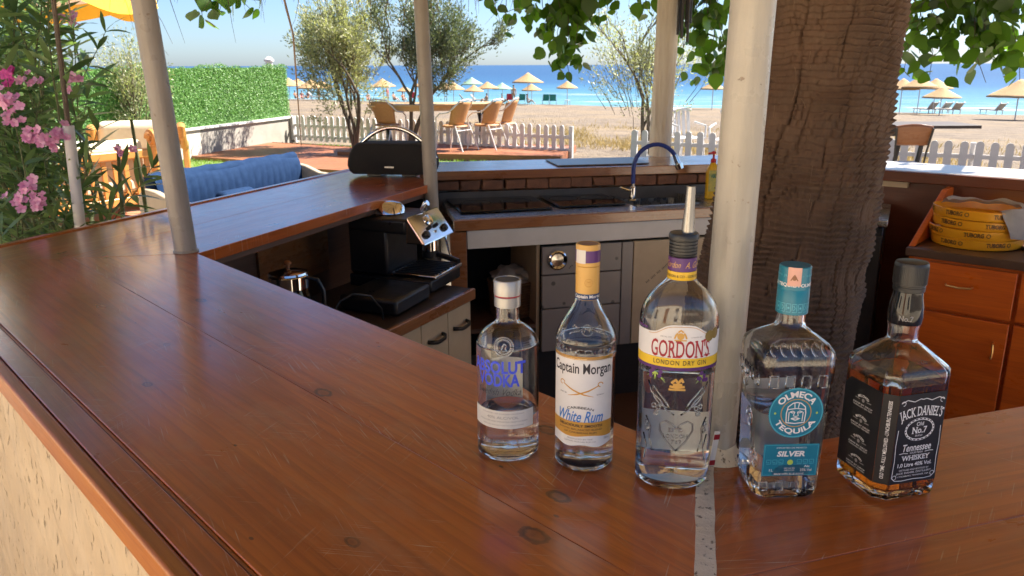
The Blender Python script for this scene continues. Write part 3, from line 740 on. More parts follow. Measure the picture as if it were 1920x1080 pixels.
# ================================================================ INSIDE THE BAR
# ---- sink unit
SU = thing('sink_unit', 'steel topped sink unit with white fascia and film covered doors below the brick ledge', 'sink unit', (-.25, 3.50, 0), R(14.9))
WT = .95
obj('worktop', MB().prism([(.0, 0), (.905, 0), (.905, .60), (.04, .60)], WT-.03, WT), 'steel', SU, bevel=.003)
obj('worktop', MB().b2((1.285, 0, WT-.03), (1.75, .56, WT)), 'steel', SU, bevel=.003)
obj('worktop', MB().b2((.907, 0, WT-.03), (1.283, .10, WT)), 'steel', SU, bevel=.002)
obj('worktop', MB().b2((.907, .46, WT-.03), (1.283, .56, WT)), 'steel', SU, bevel=.002)
def bowl(a, b):
    # rounded rectangular basin
    an = 2*PI*a; ex = .30
    cx_, cy_ = math.cos(an), math.sin(an)
    x = math.copysign(abs(cx_)**ex, cx_); y = math.copysign(abs(cy_)**ex, cy_)
    k = 1 if b < .75 else 1-(b-.75)*1.6
    z = .003-.17*min(1, b/.85)
    return (1.095+x*.188*k, .28+y*.18*k, WT+z)
obj('basin', MB().grid(48, 14, bowl), 'steel', SU, smooth=180)
obj('basin_floor', MB().b2((.96, .16, WT-.175), (1.23, .40, WT-.170)), 'steel', SU, smooth=0)
obj('edge_strip', MB().b2((-.01, -.022, WT-.05), (1.75, -.002, WT-.002)), 'rear_wood', SU, bevel=.003)
obj('fascia', MB().b2((.05, -.012, WT-.135), (1.75, .004, WT-.052)), 'white_board', SU, bevel=.002)
obj('side_board', MB().b2((-.03, -.02, .3), (.045, .5, WT-.055)), 'rear_wood', SU, bevel=.002)
obj('side_board', MB().b2((.385, .03, .22), (.40, .5, WT-.14)), 'cream_board', SU, smooth=0)
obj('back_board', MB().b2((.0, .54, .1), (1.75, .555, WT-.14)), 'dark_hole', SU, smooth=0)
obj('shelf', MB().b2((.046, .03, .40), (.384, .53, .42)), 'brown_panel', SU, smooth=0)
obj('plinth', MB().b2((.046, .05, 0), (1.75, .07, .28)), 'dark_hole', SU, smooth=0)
t = NT('film_panel'); co = t.coord()
col = t.ramp(t.noise(co, 3, 4), [(.3, (.30, .27, .24)), (.7, (.24, .215, .19))])
vo = t.n('ShaderNodeTexVoronoi'); vo.inputs['Scale'].default_value = 9; t.l(co, vo.inputs[0])
col = t.mix(t.ramp(vo.outputs['Distance'], [(.08, .8), (.11, 0)]), col, (.06, .055, .05))
t.set(Base_Color=col, Roughness=.3); t.bump(t.noise(co, 20, 4), .2, .004)
for i, (z0, z1) in enumerate(((.665, .80), (.50, .66), (.285, .495))):
    dr = obj('drawer', MB().b2((.405, .005, z0), (.80, .025, z1)), 'film_panel', SU, bevel=.003)
    if i == 0:
        obj('knob', MB().lathe([(.042, 0), (.046, .004), (.046, .012), (.040, .016), (.034, .010), (.030, .006), (.0, .005)], 28), 'chrome', dr, (.478, .003, .735), (R(90), 0, 0))
dr = obj('door', MB().b2((.804, .005, .285), (.86, .025, .80)), 'film_panel', SU, bevel=.003)
dr = obj('door', MB().b2((.864, .005, .285), (1.30, .025, .80)), 'cream_board', SU, bevel=.003)
obj('door', MB().b2((1.304, .005, .285), (1.74, .025, .80)), 'cream_board', SU, bevel=.003)
# hobs (separate things on the worktop)
def hob(label, x, y, w_, d_):
    o = thing('glass_hob', label, 'hob', (0, 0, 0), R(14.9)); 
    p = Matrix.Rotation(R(14.9), 3, 'Z') @ Vector((x, y, 0)); o.location = (p.x-.25, p.y+3.5, WT+.0015)
    pl = obj('glass_plate', MB().b2((0, 0, 0), (w_, d_, .012)), 'black_glass', o, bevel=.004)
    for k in range(2):
        obj('ring', MB().lathe([(.07, 0), (.072, .0006), (.074, 0)], 32, caps=False), 'dark_metal', o, (w_*(.27+.46*k), d_*.55, .0124))
hob('wide black glass hob beside the pipe post', .05, .12, .44, .40)
hob('black glass hob plate next to the sink', .53, .14, .34, .38)
# faucet with a blue hose spout
fx = PZ(1187, 350, WT+.02)
fbase = Vector((.605, 3.98, WT))
fa = thing('faucet', 'chrome sink faucet with arched dark blue hose spout', 'faucet', fbase)
obj('base', MB().lathe([(.024, .0), (.024, .008), (.017, .012), (.016, .07), (.010, .075), (.009, .10)], 20), 'chrome', fa)
obj('lever', MB().tube([(.0, 0, .055), (-.03, -.02, .06), (-.065, -.035, .075)], [.006, .005, .004], 8), 'chrome', fa)
hp = [(0, 0, .09), (.0, 0, .16)]
for k in range(13):
    an = PI-PI*k/12*.90; hp.append((.108+.108*math.cos(an), -.02*k/12, .165+.118*math.sin(an)))
obj('hose', MB().tube(hp, .0105, 12), 'hose_blue', fa)
e = Vector(hp[-1]); d = (e-Vector(hp[-2])).normalized()
obj('nozzle', MB().tube([e-d*.035, e, e+d*.012, e+d*.013, e+d*.04], [.0125, .014, .014, .021, .019], 16), 'chrome', fa)
# soap bottle
sp = thing('soap_bottle', 'yellow dish soap bottle with red pump cap by the sink', 'soap bottle', (1.018, 4.055, WT+.001))
mb = MB(); rings = []
for z, w_, d_ in ((0, .030, .020), (.004, .034, .024), (.09, .033, .023), (.13, .034, .024), (.155, .030, .022), (.172, .018, .016), (.182, .012, .012)):
    rings.append([(w_*math.copysign(abs(math.cos(a))**.7, math.cos(a)), d_*math.copysign(abs(math.sin(a))**.7, math.sin(a)), z) for a in [2*PI*k/24 for k in range(24)]])
obj('body', mb.loft(rings), 'soap_yellow', sp)
obj('cap', MB().lathe([(.014, .183), (.014, .20), (.006, .203), (.005, .225), (.011, .227), (.011, .236), (.004, .24)], 16), 'red_plastic', sp)
obj('spout', MB().tube([(0, 0, .231), (-.03, -.01, .229)], .0045, 8), 'red_plastic', sp)
lb = obj('label', MB().b2((-.024, -.0265, .04), (.024, -.0245, .145)), pm('soap_label', (.60, .50, .10), (.30, .34, .10), 60, .4).m, sp, smooth=0)

# ---- lower worktop and drawers on the left
LU = thing('base_cabinet', 'low cabinet with dark worktop and cream drawers with black handles under the coffee machine', 'cabinet', (-.404, 2.614, 0), R(62.8))
obj('worktop', MB().b2((-.42, .0, .712), (.53, .50, .75)), pm('dark_top', (.05, .035, .025), (.035, .025, .02), 8, .35).m, LU, bevel=.003)
obj('front_edge', MB().b2((-.42, -.018, .708), (.53, -.001, .752)), 'rear_wood', LU, bevel=.003)
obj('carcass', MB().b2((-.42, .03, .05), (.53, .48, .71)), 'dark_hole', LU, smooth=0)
def handle(L):
    mb = MB(); mb.tube([(0, 0, 0), (.008, -.018, 0), (L*.25, -.026, -.004), (L*.5, -.027, -.005), (L*.75, -.026, -.004), (L-.008, -.018, 0), (L, 0, 0)], .0065, 8, flat=1.3); return mb
for x0, x1 in ((-.14, .165), (.169, .35), (.354, .525)):
    dd = obj('drawer', MB().b2((x0, .004, .36), (x1, .028, .704)), 'cream_board', LU, bevel=.002)
    obj('handle', handle(.10), 'black_plastic', dd, ((x0+x1)/2-.05, .003, .62), (0, R(-3), 0))
# wicker basket on the shelf of the sink unit
bk = thing('wicker_basket', 'round brown wicker basket full of crumpled paper in the open shelf', 'basket', (.0, 3.80, .421))
rows = 14
mb = MB()
for r_ in range(rows):
    rad = .10+.02*r_/rows
    mb.lathe([(rad-.004, r_*.013), (rad+.004+.002*(r_ % 2), r_*.013+.006), (rad-.004, r_*.013+.012)], 36, caps=False)
obj('weave', mb, 'basket_straw', bk); obj('floor', MB().lathe([(.0, .002), (.10, .002), (.10, .008), (0, .009)], 24), 'basket_straw', bk)
def crump(a, b):
    an = 2*PI*a; ph = PI*b; n_ = 1+.45*mnoise.noise(Vector((math.cos(an)*2.3*math.sin(ph), math.sin(an)*2.3*math.sin(ph), math.cos(ph)*2.3)))
    return (.095*n_*math.cos(an)*math.sin(ph), .09*n_*math.sin(an)*math.sin(ph), .185-.062*n_*math.cos(ph))
tag(obj('crumpled_paper', MB().grid(28, 16, crump), pm('paper', (.50, .44, .36), (.40, .35, .28), 10, .8).m, loc=bk.location, smooth=20), 'crumpled pale paper heaped on the wicker basket', 'paper')

# ---- coffee machine
EM = thing('coffee_machine', 'black espresso machine with chrome slanted front panel and drip tray', 'coffee machine', (-.47, 3.20, .7525), R(68.83-90)); EM.scale = (.92, .92, .95)
# local: -y... front faces +x' (turned to the inside of the bar)
def bx(nm, a, b, m, bv=.006, parent=EM): return obj(nm, MB().b2(a, b), m, parent, bevel=bv)
bx('base', (-.16, -.15, .0), (.24, .15, .055), 'black_plastic', .01)
bx('column', (-.16, -.14, .056), (.03, .14, .27), 'black_plastic', .012)
bx('head', (-.16, -.145, .235), (.13, .145, .30), 'black_plastic', .014)
pn = obj('chrome_panel', MB().add([(.132, -.145, .312), (.132, .145, .312), (.215, .145, .20), (.215, -.145, .20), (.125, -.145, .20), (.125, .145, .20)], [(0, 3, 2, 1), (0, 1, 5, 4), (3, 4, 5, 2), (0, 4, 3), (1, 2, 5)]), 'chrome', EM, smooth=0, bevel=.006)
nrm = Vector((.112, 0, .083)).normalized(); rot_ = nrm.to_track_quat('Z', 'Y').to_euler()
for yy, r_, f in ((-.085, .016, .72), (.085, .016, .72), (-.03, .008, .55), (.03, .008, .55)):
    obj('dial', MB().lathe([(r_, 0), (r_*1.1, .004), (r_*.9, .014), (.0, .016)], 20), 'black_plastic', pn, (.132+.083*f, yy, .312-.112*f), rot_)
obj('gauge', MB().lathe([(.024, 0), (.026, .006), (.022, .010), (.0, .009)], 24), 'chrome', pn, (.132+.083*.32, 0, .312-.112*.32), rot_)
obj('lever', MB().tube([(.132, .0, .315), (.15, .0, .345), (.16, .0, .35)], [.012, .013, .012], 12), 'chrome', EM)
obj('group_head', MB().lathe([(.036, .15), (.036, .19), (.03, .235)], 24), 'chrome', EM, (.165, 0, 0))
pf = obj('portafilter', MB().lathe([(.028, .115), (.036, .12), (.036, .149), (.03, .1495)], 24), 'black_plastic', EM, (.165, 0, 0))
obj('grip', MB().tube([(.03, 0, .135), (.10, -.015, .125), (.15, -.03, .118)], [.010, .013, .011], 10), 'black_plastic', pf)
obj('drip_tray', MB().b2((.04, -.135, .0555), (.255, .135, .072)), 'chrome', EM, bevel=.004)
for k in range(9): obj('grid_bar', MB().b2((.05, -.12+k*.028, .0725), (.245, -.113+k*.028, .076)), 'dark_metal', EM, smooth=0)
obj('steam_wand', MB().tube([(.14, .12, .235), (.17, .135, .20), (.19, .14, .11), (.195, .145, .09)], [.006, .006, .005, .004], 8), 'chrome', EM)
obj('cup_dome', MB().lathe([(.07, .30), (.072, .305), (.066, .33), (.05, .345), (.02, .352), (.0, .353)], 28), 'chrome', EM, (-.02, -.02, 0))
obj('hopper', MB().lathe([(.06, .30), (.068, .312), (.064, .335), (.06, .336), (.0, .334)], 28), 'black_plastic', EM, (-.09, .05, 0))
tag(obj('dark_appliance', MB().b2((-.13, -.12, 0), (.13, .12, .06)), 'black_plastic', loc=(-.47, 2.86, .7525), rot=(0, 0, R(68)), bevel=.012), 'low black box appliance between the kettle and the coffee machine', 'appliance')
# glass of a small cup on the tray
# ---- kettle
KT = thing('kettle', 'glass and steel kettle with wooden knob lid half hidden behind the counter', 'kettle', (-.735, 2.545, .752))
t = NT('amber_glass'); t.set(Base_Color=(.75, .5, .16), Transmission_Weight=1.0, Roughness=.03, IOR=1.45)
obj('glass_body', MB().lathe([(.05, 0), (.075, .01), (.078, .06), (.066, .13), (.058, .165), (.0555, .165), (.063, .13), (.075, .06), (.072, .013), (.0, .01)], 32), 'amber_glass', KT)
obj('band', MB().lathe([(.0595, .150), (.064, .155), (.064, .195), (.060, .200)], 32, caps=False), 'chrome', KT)
ld = obj('lid', MB().lathe([(.064, .2005), (.062, .207), (.03, .216), (.008, .219), (.0, .219)], 32), 'chrome', KT)
obj('knob', MB().lathe([(.006, .2195), (.006, .228), (.013, .232), (.013, .240), (.006, .245), (0, .246)], 18), 'chair_wood', ld)
obj('handle', MB().tube([(.062, -.01, .19), (.10, -.02, .185), (.117, -.022, .15), (.118, -.022, .09), (.11, -.02, .05)], [.006, .007, .007, .007, .005], 8), 'black_plastic', KT)
tag(obj('power_cable', MB().tube([(-.60, 2.50, .80), (-.57, 2.53, .86), (-.53, 2.56, .878), (-.48, 2.60, .86), (-.45, 2.64, .80), (-.45, 2.66, .757)], .0035, 8), 'dark_metal'), 'thin dark cable looping up beside the kettle', 'cable')
# bottle-ish hook under counter B
# ---- red cabinet on the right
RCb = thing('wooden_cabinet', 'reddish brown wooden cabinet with drawer and doors behind the whiskey bottle', 'cabinet', (1.705, 3.355, 0), R(-40))
obj('carcass', MB().b2((0, .025, .04), (1.7, .62, .812)), 'mahogany', RCb, smooth=0)
obj('top', MB().b2((-.01, -.01, .815), (1.7, .63, .85)), pm('cab_top', (.10, .055, .035), (.07, .04, .027), 9, .35).m, RCb, bevel=.004)
for i in range(3):
    x0 = .012+i*.415
    dd = obj('drawer', MB().b2((x0, .0, .60), (x0+.40, .022, .80)), 'mahogany', RCb, bevel=.003)
    obj('handle', MB().tube([(x0+.15, .0, .715), (x0+.155, -.02, .715), (x0+.20, -.024, .712), (x0+.245, -.02, .715), (x0+.25, .0, .715)], [.004, .0045, .005, .0045, .004], 8), pm('brass', (.75, .52, .22), (.66, .44, .17), 8, .3, metal=.9).m if i == 0 else 'brass', dd)
    dd = obj('door', MB().b2((x0, .0, .06), (x0+.40, .022, .585)), 'mahogany', RCb, bevel=.003)
    obj('handle', MB().tube([(x0+.355, .0, .50), (x0+.357, -.02, .495), (x0+.36, -.024, .465), (x0+.357, -.02, .435), (x0+.355, .0, .43)], .0045, 8), 'brass', dd)
mb = MB(); pr = [(.02, .852), (.50, 1.04), (.63, 1.04), (.63, .852)]
mb.add([(-.008, y, z) for y, z in pr]+[(.018, y, z) for y, z in pr], [(3, 2, 1, 0), (4, 5, 6, 7)]+[(i, (i+1) % 4, 4+(i+1) % 4, 4+i) for i in range(4)])
obj('side_bracket', mb, 'mahogany', RCb, smooth=0, bevel=.003)
# fridge-like dark appliance between palm and cabinet
FR = thing('under_counter_fridge', 'dark steel topped fridge between the palm trunk and the red cabinet', 'fridge', (1.30, 3.72, 0), R(-26))
obj('body', MB().b2((.0, .03, .05), (.42, .50, .90)), 'black_plastic', FR, bevel=.01)
obj('door', MB().b2((.005, .0, .08), (.415, .028, .86)), 'dark_metal', FR, bevel=.006)
obj('top', MB().b2((-.01, -.005, .903), (.43, .51, .93)), 'steel', FR, bevel=.004)
tag(obj('red_cylinder', MB().lathe([(.05, 0), (.055, .01), (.055, .38), (.04, .43), (.018, .45), (.018, .48), (.0, .485)], 24), 'red_plastic', loc=(1.28, 3.28, 0.0)), 'red cylinder standing in the dark beside the palm trunk', 'cylinder')

# ---- beer trays
TP = RCb.matrix_basis @ Vector((.205, .275, 0)); trm = pm('tray_yellow', (.90, .42, .02), (.82, .34, .015), 7, .3).m
pm('tray_print', (.10, .045, .01), (.08, .035, .01), 8, .4)
def tray(i):
    z = .852+.0385*i
    o = thing('beer_tray', ['round yellow beer tray with dark lettering, lowest of the stack on the cabinet', 'round yellow beer tray with dark lettering, second up in the stack', 'round yellow beer tray with dark lettering, third up in the stack', 'round yellow beer tray with dark lettering, topmost under the cloth'][i], 'tray', (TP.x+rnd.uniform(-.008, .008), TP.y+rnd.uniform(-.008, .008), z), rnd.uniform(-.2, .2), 'stack of yellow trays')
    o.rotation_euler.x = rnd.uniform(-.02, .02); o.rotation_euler.y = .015*(i-1)
    r_ = .178+(.004 if i % 2 else 0)
    obj('dish', MB().lathe([(0, 0), (r_-.012, 0), (r_-.004, .003), (r_, .012), (r_+.003, .042), (r_+.001, .043), (r_-.003, .012), (r_-.010, .006), (0, .005)], 64), trm, o)
    return o, r_
TRAYS = [tray(i) for i in range(4)]
# folded cloth draped over the trays
def cloth(a, b):
    an = R(120)-R(215)*a; flap = min(1, max(0, (a-.68)/.10))*min(1, max(0, (1.0-a)/.05))
    rr_ = .150+.038*b+.012*flap*b
    drop = max(0, b-.55)/.45
    return (rr_*math.cos(an)+.004*math.sin(a*60)*drop, rr_*math.sin(an), .014*math.sin(PI*min(1, b*1.3))*(.5+.5*math.sin(a*17))-drop*(.018+.095*flap)+.004*math.sin(a*35))
tag(obj('napkin', MB().grid(80, 14, cloth), pm('cloth_grey', (.40, .37, .32), (.30, .275, .24), 12, .9, bump=.3, bscale=300).m, loc=(TP.x, TP.y, .852+.0385*3+.052), smooth=180), 'grey folded cloth draped over the stack of beer trays', 'cloth')
tag(obj('serving_tray', MB().lathe([(0, 0), (.20, 0), (.215, .012), (.213, .014), (.198, .004), (0, .004)], 48), pm('tray_brown', (.08, .03, .02), (.06, .025, .017), 8, .25).m, loc=(TP.x+.32, TP.y-.20, .853)), 'shiny dark brown round tray lying on the cabinet beside the beer trays', 'tray')

# ---- speaker on counter B
SPK = thing('portable_speaker', 'black fabric covered portable speaker with arched chrome handle', 'speaker', (-.565, 3.86, CT+.001), R(-7))
sil = smooth2 = [(-.185, .012), (-.204, .026), (-.2125, .05), (-.2105, .075), (-.203, .10), (-.190, .125), (-.175, .145), (-.162, .155), (-.14, .159), (0, .160), (.14, .159), (.162, .155), (.175, .145), (.190, .125), (.203, .10), (.2105, .075), (.2125, .05), (.204, .026), (.185, .012), (0, .010)]
rings = []
for yy, k in ((.088, .80), (.086, .88), (.078, .95), (.062, .985), (.03, 1.0), (-.03, 1.0), (-.062, .985), (-.078, .955), (-.086, .91), (-.088, .86)):
    rings.append([(x*k, yy, .085+(z-.085)*(k*.6+.4)) for x, z in sil])
obj('body', MB().loft(rings), 'black_cloth', SPK, smooth=50)
obj('handle', MB().tube([(-.205+.41*f, .0, .080+.145*math.sin(PI*f)**.75) for f in [q/30 for q in range(31)]], .007, 10, flat=1.5), 'chrome', SPK)
obj('foot', MB().b2((-.12, -.05, 0), (-.05, .05, .010)), 'black_plastic', SPK, bevel=.002); obj('foot', MB().b2((.05, -.05, 0), (.12, .05, .010)), 'black_plastic', SPK, bevel=.002)
obj('badge', MB().b2((-.022, -.0885, .045), (.022, -.0865, .052)), 'silver_foil', SPK, smooth=0)
# wind chime under the roof
wcp = PY(1285, 0, 4.6)
wc = thing('wind_chime', 'dark wind chime of hanging tubes beside the log post', 'wind chime', (wcp.x, wcp.y, wcp.z+.10))
obj('disc', MB().lathe([(0, 0), (.045, 0), (.045, .012), (0, .012)], 20), 'brown_panel', wc)
for k in range(6):
    a = 2*PI*k/6; L = .18+.02*k
    obj('tube', MB().tube([(.032*math.cos(a), .032*math.sin(a), -.04), (.032*math.cos(a), .032*math.sin(a), -.04-L)], .008, 10), 'dark_metal', wc)
    obj('string', MB().tube([(.032*math.cos(a), .032*math.sin(a), .0), (.032*math.cos(a), .032*math.sin(a), -.04)], .001, 4), 'dark_metal', wc)
obj('cord', MB().tube([(0, 0, .012), (0, 0, .25)], .002, 5), 'dark_metal', wc)
# ================================================================ BOTTLES
t = NT('clear_glass'); t.set(Base_Color=(.985, .995, .985), Transmission_Weight=1.0, Roughness=.0, IOR=1.5)
t = NT('clear_spirit'); t.set(Base_Color=(.995, .998, .995), Transmission_Weight=1.0, Roughness=.0, IOR=1.36)
t = NT('whiskey'); t.set(Base_Color=(.88, .38, .075), Transmission_Weight=1.0, Roughness=.0, IOR=1.36)
for nm_, c_, r_ in (('ink_blue', (.05, .09, .75), .4), ('ink_dark', (.03, .025, .03), .5), ('ink_grey', (.30, .29, .28), .5), ('ink_red', (.38, .018, .03), .4), ('ink_white', (.82, .82, .80), .45),
                    ('ink_purple', (.10, .025, .16), .4), ('paper_white', (.80, .79, .76), .55), ('paper_cream', (.72, .69, .62), .55), ('label_gold', (.62, .32, .05), .4), ('foil_gold', (.70, .40, .09), .35),
                    ('foil_yellow', (.80, .50, .03), .35), ('label_yellow', (.86, .58, .03), .4), ('ink_skyblue', (.05, .22, .62), .4), ('label_teal', (.010, .20, .30), .4), ('ink_teal', (.10, .45, .55), .4),
                    ('label_black', (.010, .010, .011), .4), ('ink_lime', (.45, .60, .10), .4), ('olive_print', (.22, .15, .03), .4), ('foil_teal', (.012, .20, .28), .3), ('foil_navy', (.02, .05, .14), .35), ('stamp_pink', (.75, .42, .32), .5)):
    pm(nm_, c_, tuple(x*.92 for x in c_), 30, r_)
M['ink_gold'] = M['label_gold']

def text_geo(s, w, h=None, bold=0.0, shear=0.0, extrude=0.0, serif=False, gap=1.0):
    """built-in font, filled, scaled to width w (and height h); centred on the origin; returns verts (x, y, d) and faces"""
    cu = bpy.data.curves.new('txt', 'FONT'); cu.body = s; cu.align_x = 'CENTER'; cu.size = 1; cu.offset = bold; cu.shear = shear; cu.extrude = extrude; cu.resolution_u = 3; cu.space_character = gap
    ob = bpy.data.objects.new('txt', cu); me = ob.to_mesh()
    V = [v.co.copy() for v in me.vertices]; Fc = [tuple(p.vertices) for p in me.polygons]
    ob.to_mesh_clear(); bpy.data.objects.remove(ob); bpy.data.curves.remove(cu)
    if serif:
        cnt = {}
        for f in Fc:
            for i in range(len(f)):
                k = (min(f[i], f[i-1]), max(f[i], f[i-1])); cnt[k] = cnt.get(k, 0)+1
        ymax = max(v.y for v in V)
        for (a, b), c in cnt.items():
            if c != 1: continue
            p, q = V[a], V[b]; L = abs(p.x-q.x)
            if abs(p.y-q.y) < .004 and .06 < L < .30 and (abs(p.y) < .03 or abs(p.y-.73) < .06 or abs(p.y-ymax) < .03):
                x0, x1 = min(p.x, q.x)-.075, max(p.x, q.x)+.075; y0, y1 = (p.y-.005, p.y+.06) if p.y < .3 else (p.y-.06, p.y+.005)
                n = len(V); V += [Vector((x0, y0, 0)), Vector((x1, y0, 0)), Vector((x1, y1, 0)), Vector((x0, y1, 0))]; Fc.append((n, n+1, n+2, n+3))
    x0, x1 = min(v.x for v in V), max(v.x for v in V); y0, y1 = min(v.y for v in V), max(v.y for v in V)
    sx_ = w/(x1-x0); sy_ = (h/(y1-y0)) if h else sx_
    return [((v.x-(x0+x1)/2)*sx_, (v.y-(y0+y1)/2)*sy_, v.z) for v in V], Fc
def mapped(name, geo, fn, m, parent, smooth=0):
    V, Fc = geo; mb = MB(); mb.add([fn(*p) for p in V], Fc); return obj(name, mb, m, parent, smooth=smooth)
def cyl(R_, a0, z0, sy=1.0, rise=0.0):
    def fn(x, y, d):
        a = a0+x/R_; r_ = R_+d; return (r_*math.sin(a), -r_*sy*math.cos(a), z0+y+rise*x*x)
    return fn
def plane(o, xd, yd):
    o, xd, yd = Vector(o), Vector(xd).normalized(), Vector(yd).normalized(); nd = xd.cross(yd)
    return lambda x, y, d: o+xd*x+yd*y+nd*d
def patch(x0, x1, y0, y1, d, nx=24, ny=6, top=None, bot=None):
    V = []; 
    for j in range(ny+1):
        for i in range(nx+1):
            x = x0+(x1-x0)*i/nx; lo = y0+(bot(x) if bot else 0); hi = y1+(top(x) if top else 0); V.append((x, lo+(hi-lo)*j/ny, d))
    return V, [(j*(nx+1)+i, j*(nx+1)+i+1, (j+1)*(nx+1)+i+1, (j+1)*(nx+1)+i) for j in range(ny) for i in range(nx)]
def disc(cx_, cy_, r_, d, n=36, r_in=0.0, sy=1.0):
    if r_in <= 0: return [(cx_, cy_, d)]+[(cx_+r_*math.cos(2*PI*k/n), cy_+r_*sy*math.sin(2*PI*k/n), d) for k in range(n)], [(0, 1+k, 1+(k+1) % n) for k in range(n)]
    V = [(cx_+q*math.cos(2*PI*k/n), cy_+q*sy*math.sin(2*PI*k/n), d) for q in (r_in, r_) for k in range(n)]
    return V, [(k, (k+1) % n, n+(k+1) % n, n+k)[::-1] for k in range(n)]
def stroke(pts, w, d):
    """flat ribbon along 2-D points"""
    if not hasattr(w, '__len__'): w = [w]*len(pts)
    q_ = []; wq = []
    for i in range(len(pts)-1):
        m_ = max(1, int(math.hypot(pts[i+1][0]-pts[i][0], pts[i+1][1]-pts[i][1])/.002))
        for k in range(m_): f = k/m_; q_.append((pts[i][0]+(pts[i+1][0]-pts[i][0])*f, pts[i][1]+(pts[i+1][1]-pts[i][1])*f)); wq.append(w[i]+(w[i+1]-w[i])*f)
    q_.append(pts[-1]); wq.append(w[-1]); pts = q_; w = wq
    V = []; Fc = []
    for i, p in enumerate(pts):
        a = pts[max(0, i-1)]; b = pts[min(len(pts)-1, i+1)]; dx, dy = b[0]-a[0], b[1]-a[1]; L = math.hypot(dx, dy) or 1; ww = w if not hasattr(w, '__len__') else w[i]
        V += [(p[0]-dy/L*ww/2, p[1]+dx/L*ww/2, d), (p[0]+dy/L*ww/2, p[1]-dx/L*ww/2, d)]
    for i in range(len(pts)-1): Fc.append((2*i, 2*i+1, 2*i+3, 2*i+2))
    return V, Fc
def join(*gs):
    V = []; Fc = []
    for v, f in gs:
        n = len(V); V += v; Fc += [tuple(i+n for i in q) for q in f]
    return V, Fc
def emboss(name, lines, fn, r_, parent, m='clear_glass'):
    mb = MB()
    for ln in lines: mb.tube([fn(x, y, -r_*.35) for x, y in ln], r_, 8)
    return obj(name, mb, m, parent, smooth=180)
def smoothprof(pr, n=4):
    """Catmull-Rom through profile points"""
    out = []
    for i in range(len(pr)-1):
        p0, p1, p2, p3 = pr[max(0, i-1)], pr[i], pr[i+1], pr[min(len(pr)-1, i+2)]
        for k in range(n):
            t_ = k/n
            out.append(tuple(.5*((2*p1[c])+(-p0[c]+p2[c])*t_+(2*p0[c]-5*p1[c]+4*p2[c]-p3[c])*t_*t_+(-p0[c]+3*p1[c]-3*p2[c]+p3[c])*t_**3) for c in (0, 1)))
    out.append(pr[-1]); return out
def round_bottle(root, outer, level, wall=.0028, base=.007, sy=1.0, liquid='clear_spirit', n=56):
    pr = [(.0005, .0035), (outer[0][0]*.55, .003), (outer[0][0]*.82, .0008)]+outer
    inner = [(max(.002, r_-wall), z) for r_, z in outer if z > base+.001]
    inner = [(.0005, base+.003), (inner[0][0]*.6, base+.001), (inner[0][0]*.93, base), ]+inner
    mb = MB(); top = pr[-1]
    prof = pr+inner[::-1]
    mb.lathe(prof, n, sy, caps=False)
    o = obj('glass', mb, 'clear_glass', root, smooth=60)
    liq = [(r_+.0004, z-.0002) for r_, z in inner if z < level]; rl = liq[-1][0]
    liq += [(rl, level), (rl*.97, level-.0008), (.0005, level-.001)]
    obj('liquid', MB().lathe(liq, n, sy, caps=False), liquid, root, smooth=50)
    return o

# ---- 1 vodka
def zrow(cx_, row, y): return PY(cx_, row, y).z-CT
b1 = thing('vodka_bottle', 'clear vodka bottle with blue lettering and plain silver cap', 'bottle', (-.006, 1.002, CT+.0006), 0, 'row of spirit bottles on the counter')
R1 = .0418
out = smoothprof([(.036, .0), (.0405, .004), (R1, .012), (R1, .06), (R1, .146), (.0405, .158), (.036, .169), (.028, .177), (.0195, .1825), (.0158, .187), (.0150, .194), (.0150, .2085)])
g1 = round_bottle(b1, out, .062)
cp = obj('cap', MB().lathe([(.016, .2065), (.0172, .207), (.0174, .220), (.0168, .2208), (.0168, .2222), (.0178, .2228), (.0180, .241), (.0172, .2425), (.0155, .2427), (.0153, .2415), (.0, .2415)], 48), 'silver_foil', b1)
obj('cap_ring', MB().lathe([(.01695, .2207), (.01715, .2215), (.01695, .2223)], 48, caps=False), 'ink_red', cp)
obj('cap_disc', MB().lathe([(.0150, .2416), (.0150, .2421), (.0, .2421)], 40), 'dark_metal', cp)
mapped('back_label', patch(-.030, .030, .060, .120, 0, 24, 4), cyl(R1+.0003, PI+R(10), 0), 'paper_cream', b1)  # added pale backing that brightens the glass; this bottle carries no back label
y1 = 1.002-R1; a1 = R(-21)
mapped('lettering', text_geo('ABSOLUT', .080, .0175, bold=.035), cyl(R1+.0005, a1, zrow(942, 691, y1)), 'ink_blue', b1)
mapped('lettering', text_geo('VODKA', .060, .0180, bold=.035), cyl(R1+.0005, a1+R(2), zrow(942, 715, y1)), 'ink_blue', b1)
mapped('lettering', text_geo('Swedish Vodka', .064, .009, bold=-.008, shear=.5), cyl(R1+.0003, a1+R(2), zrow(942, 737, y1)), 'ink_dark', b1)
zl = zrow(942, 789, y1)
lb = mapped('label', patch(-.052, .044, -.0125, .0125, 0), cyl(R1+.0003, R(-8), zl), 'paper_cream', b1)
for i, (s_, w_, h_, dz) in enumerate((('COUNTRY OF SWEDEN PRODUCT', .060, .0016, .0085), ('40% ALC/VOL', .044, .0036, .0030), ('PRODUCED AND IMPORTED FROM SWEDEN', .070, .0018, -.0025), ('DISTILLED AND BOTTLED IN AHUS SWEDEN', .058, .0016, -.0075))):
    mapped('lettering', text_geo(s_, w_, h_), cyl(R1+.0006, R(-10), zl+dz), 'ink_grey', lb)
mapped('embossed_lettering', text_geo('COUNTRY OF SWEDEN', .085, .0055, extrude=.02), lambda x, y, d: cyl(R1, R(2), zrow(942, 830, y1))(x, y, d*.03), 'clear_glass', b1)
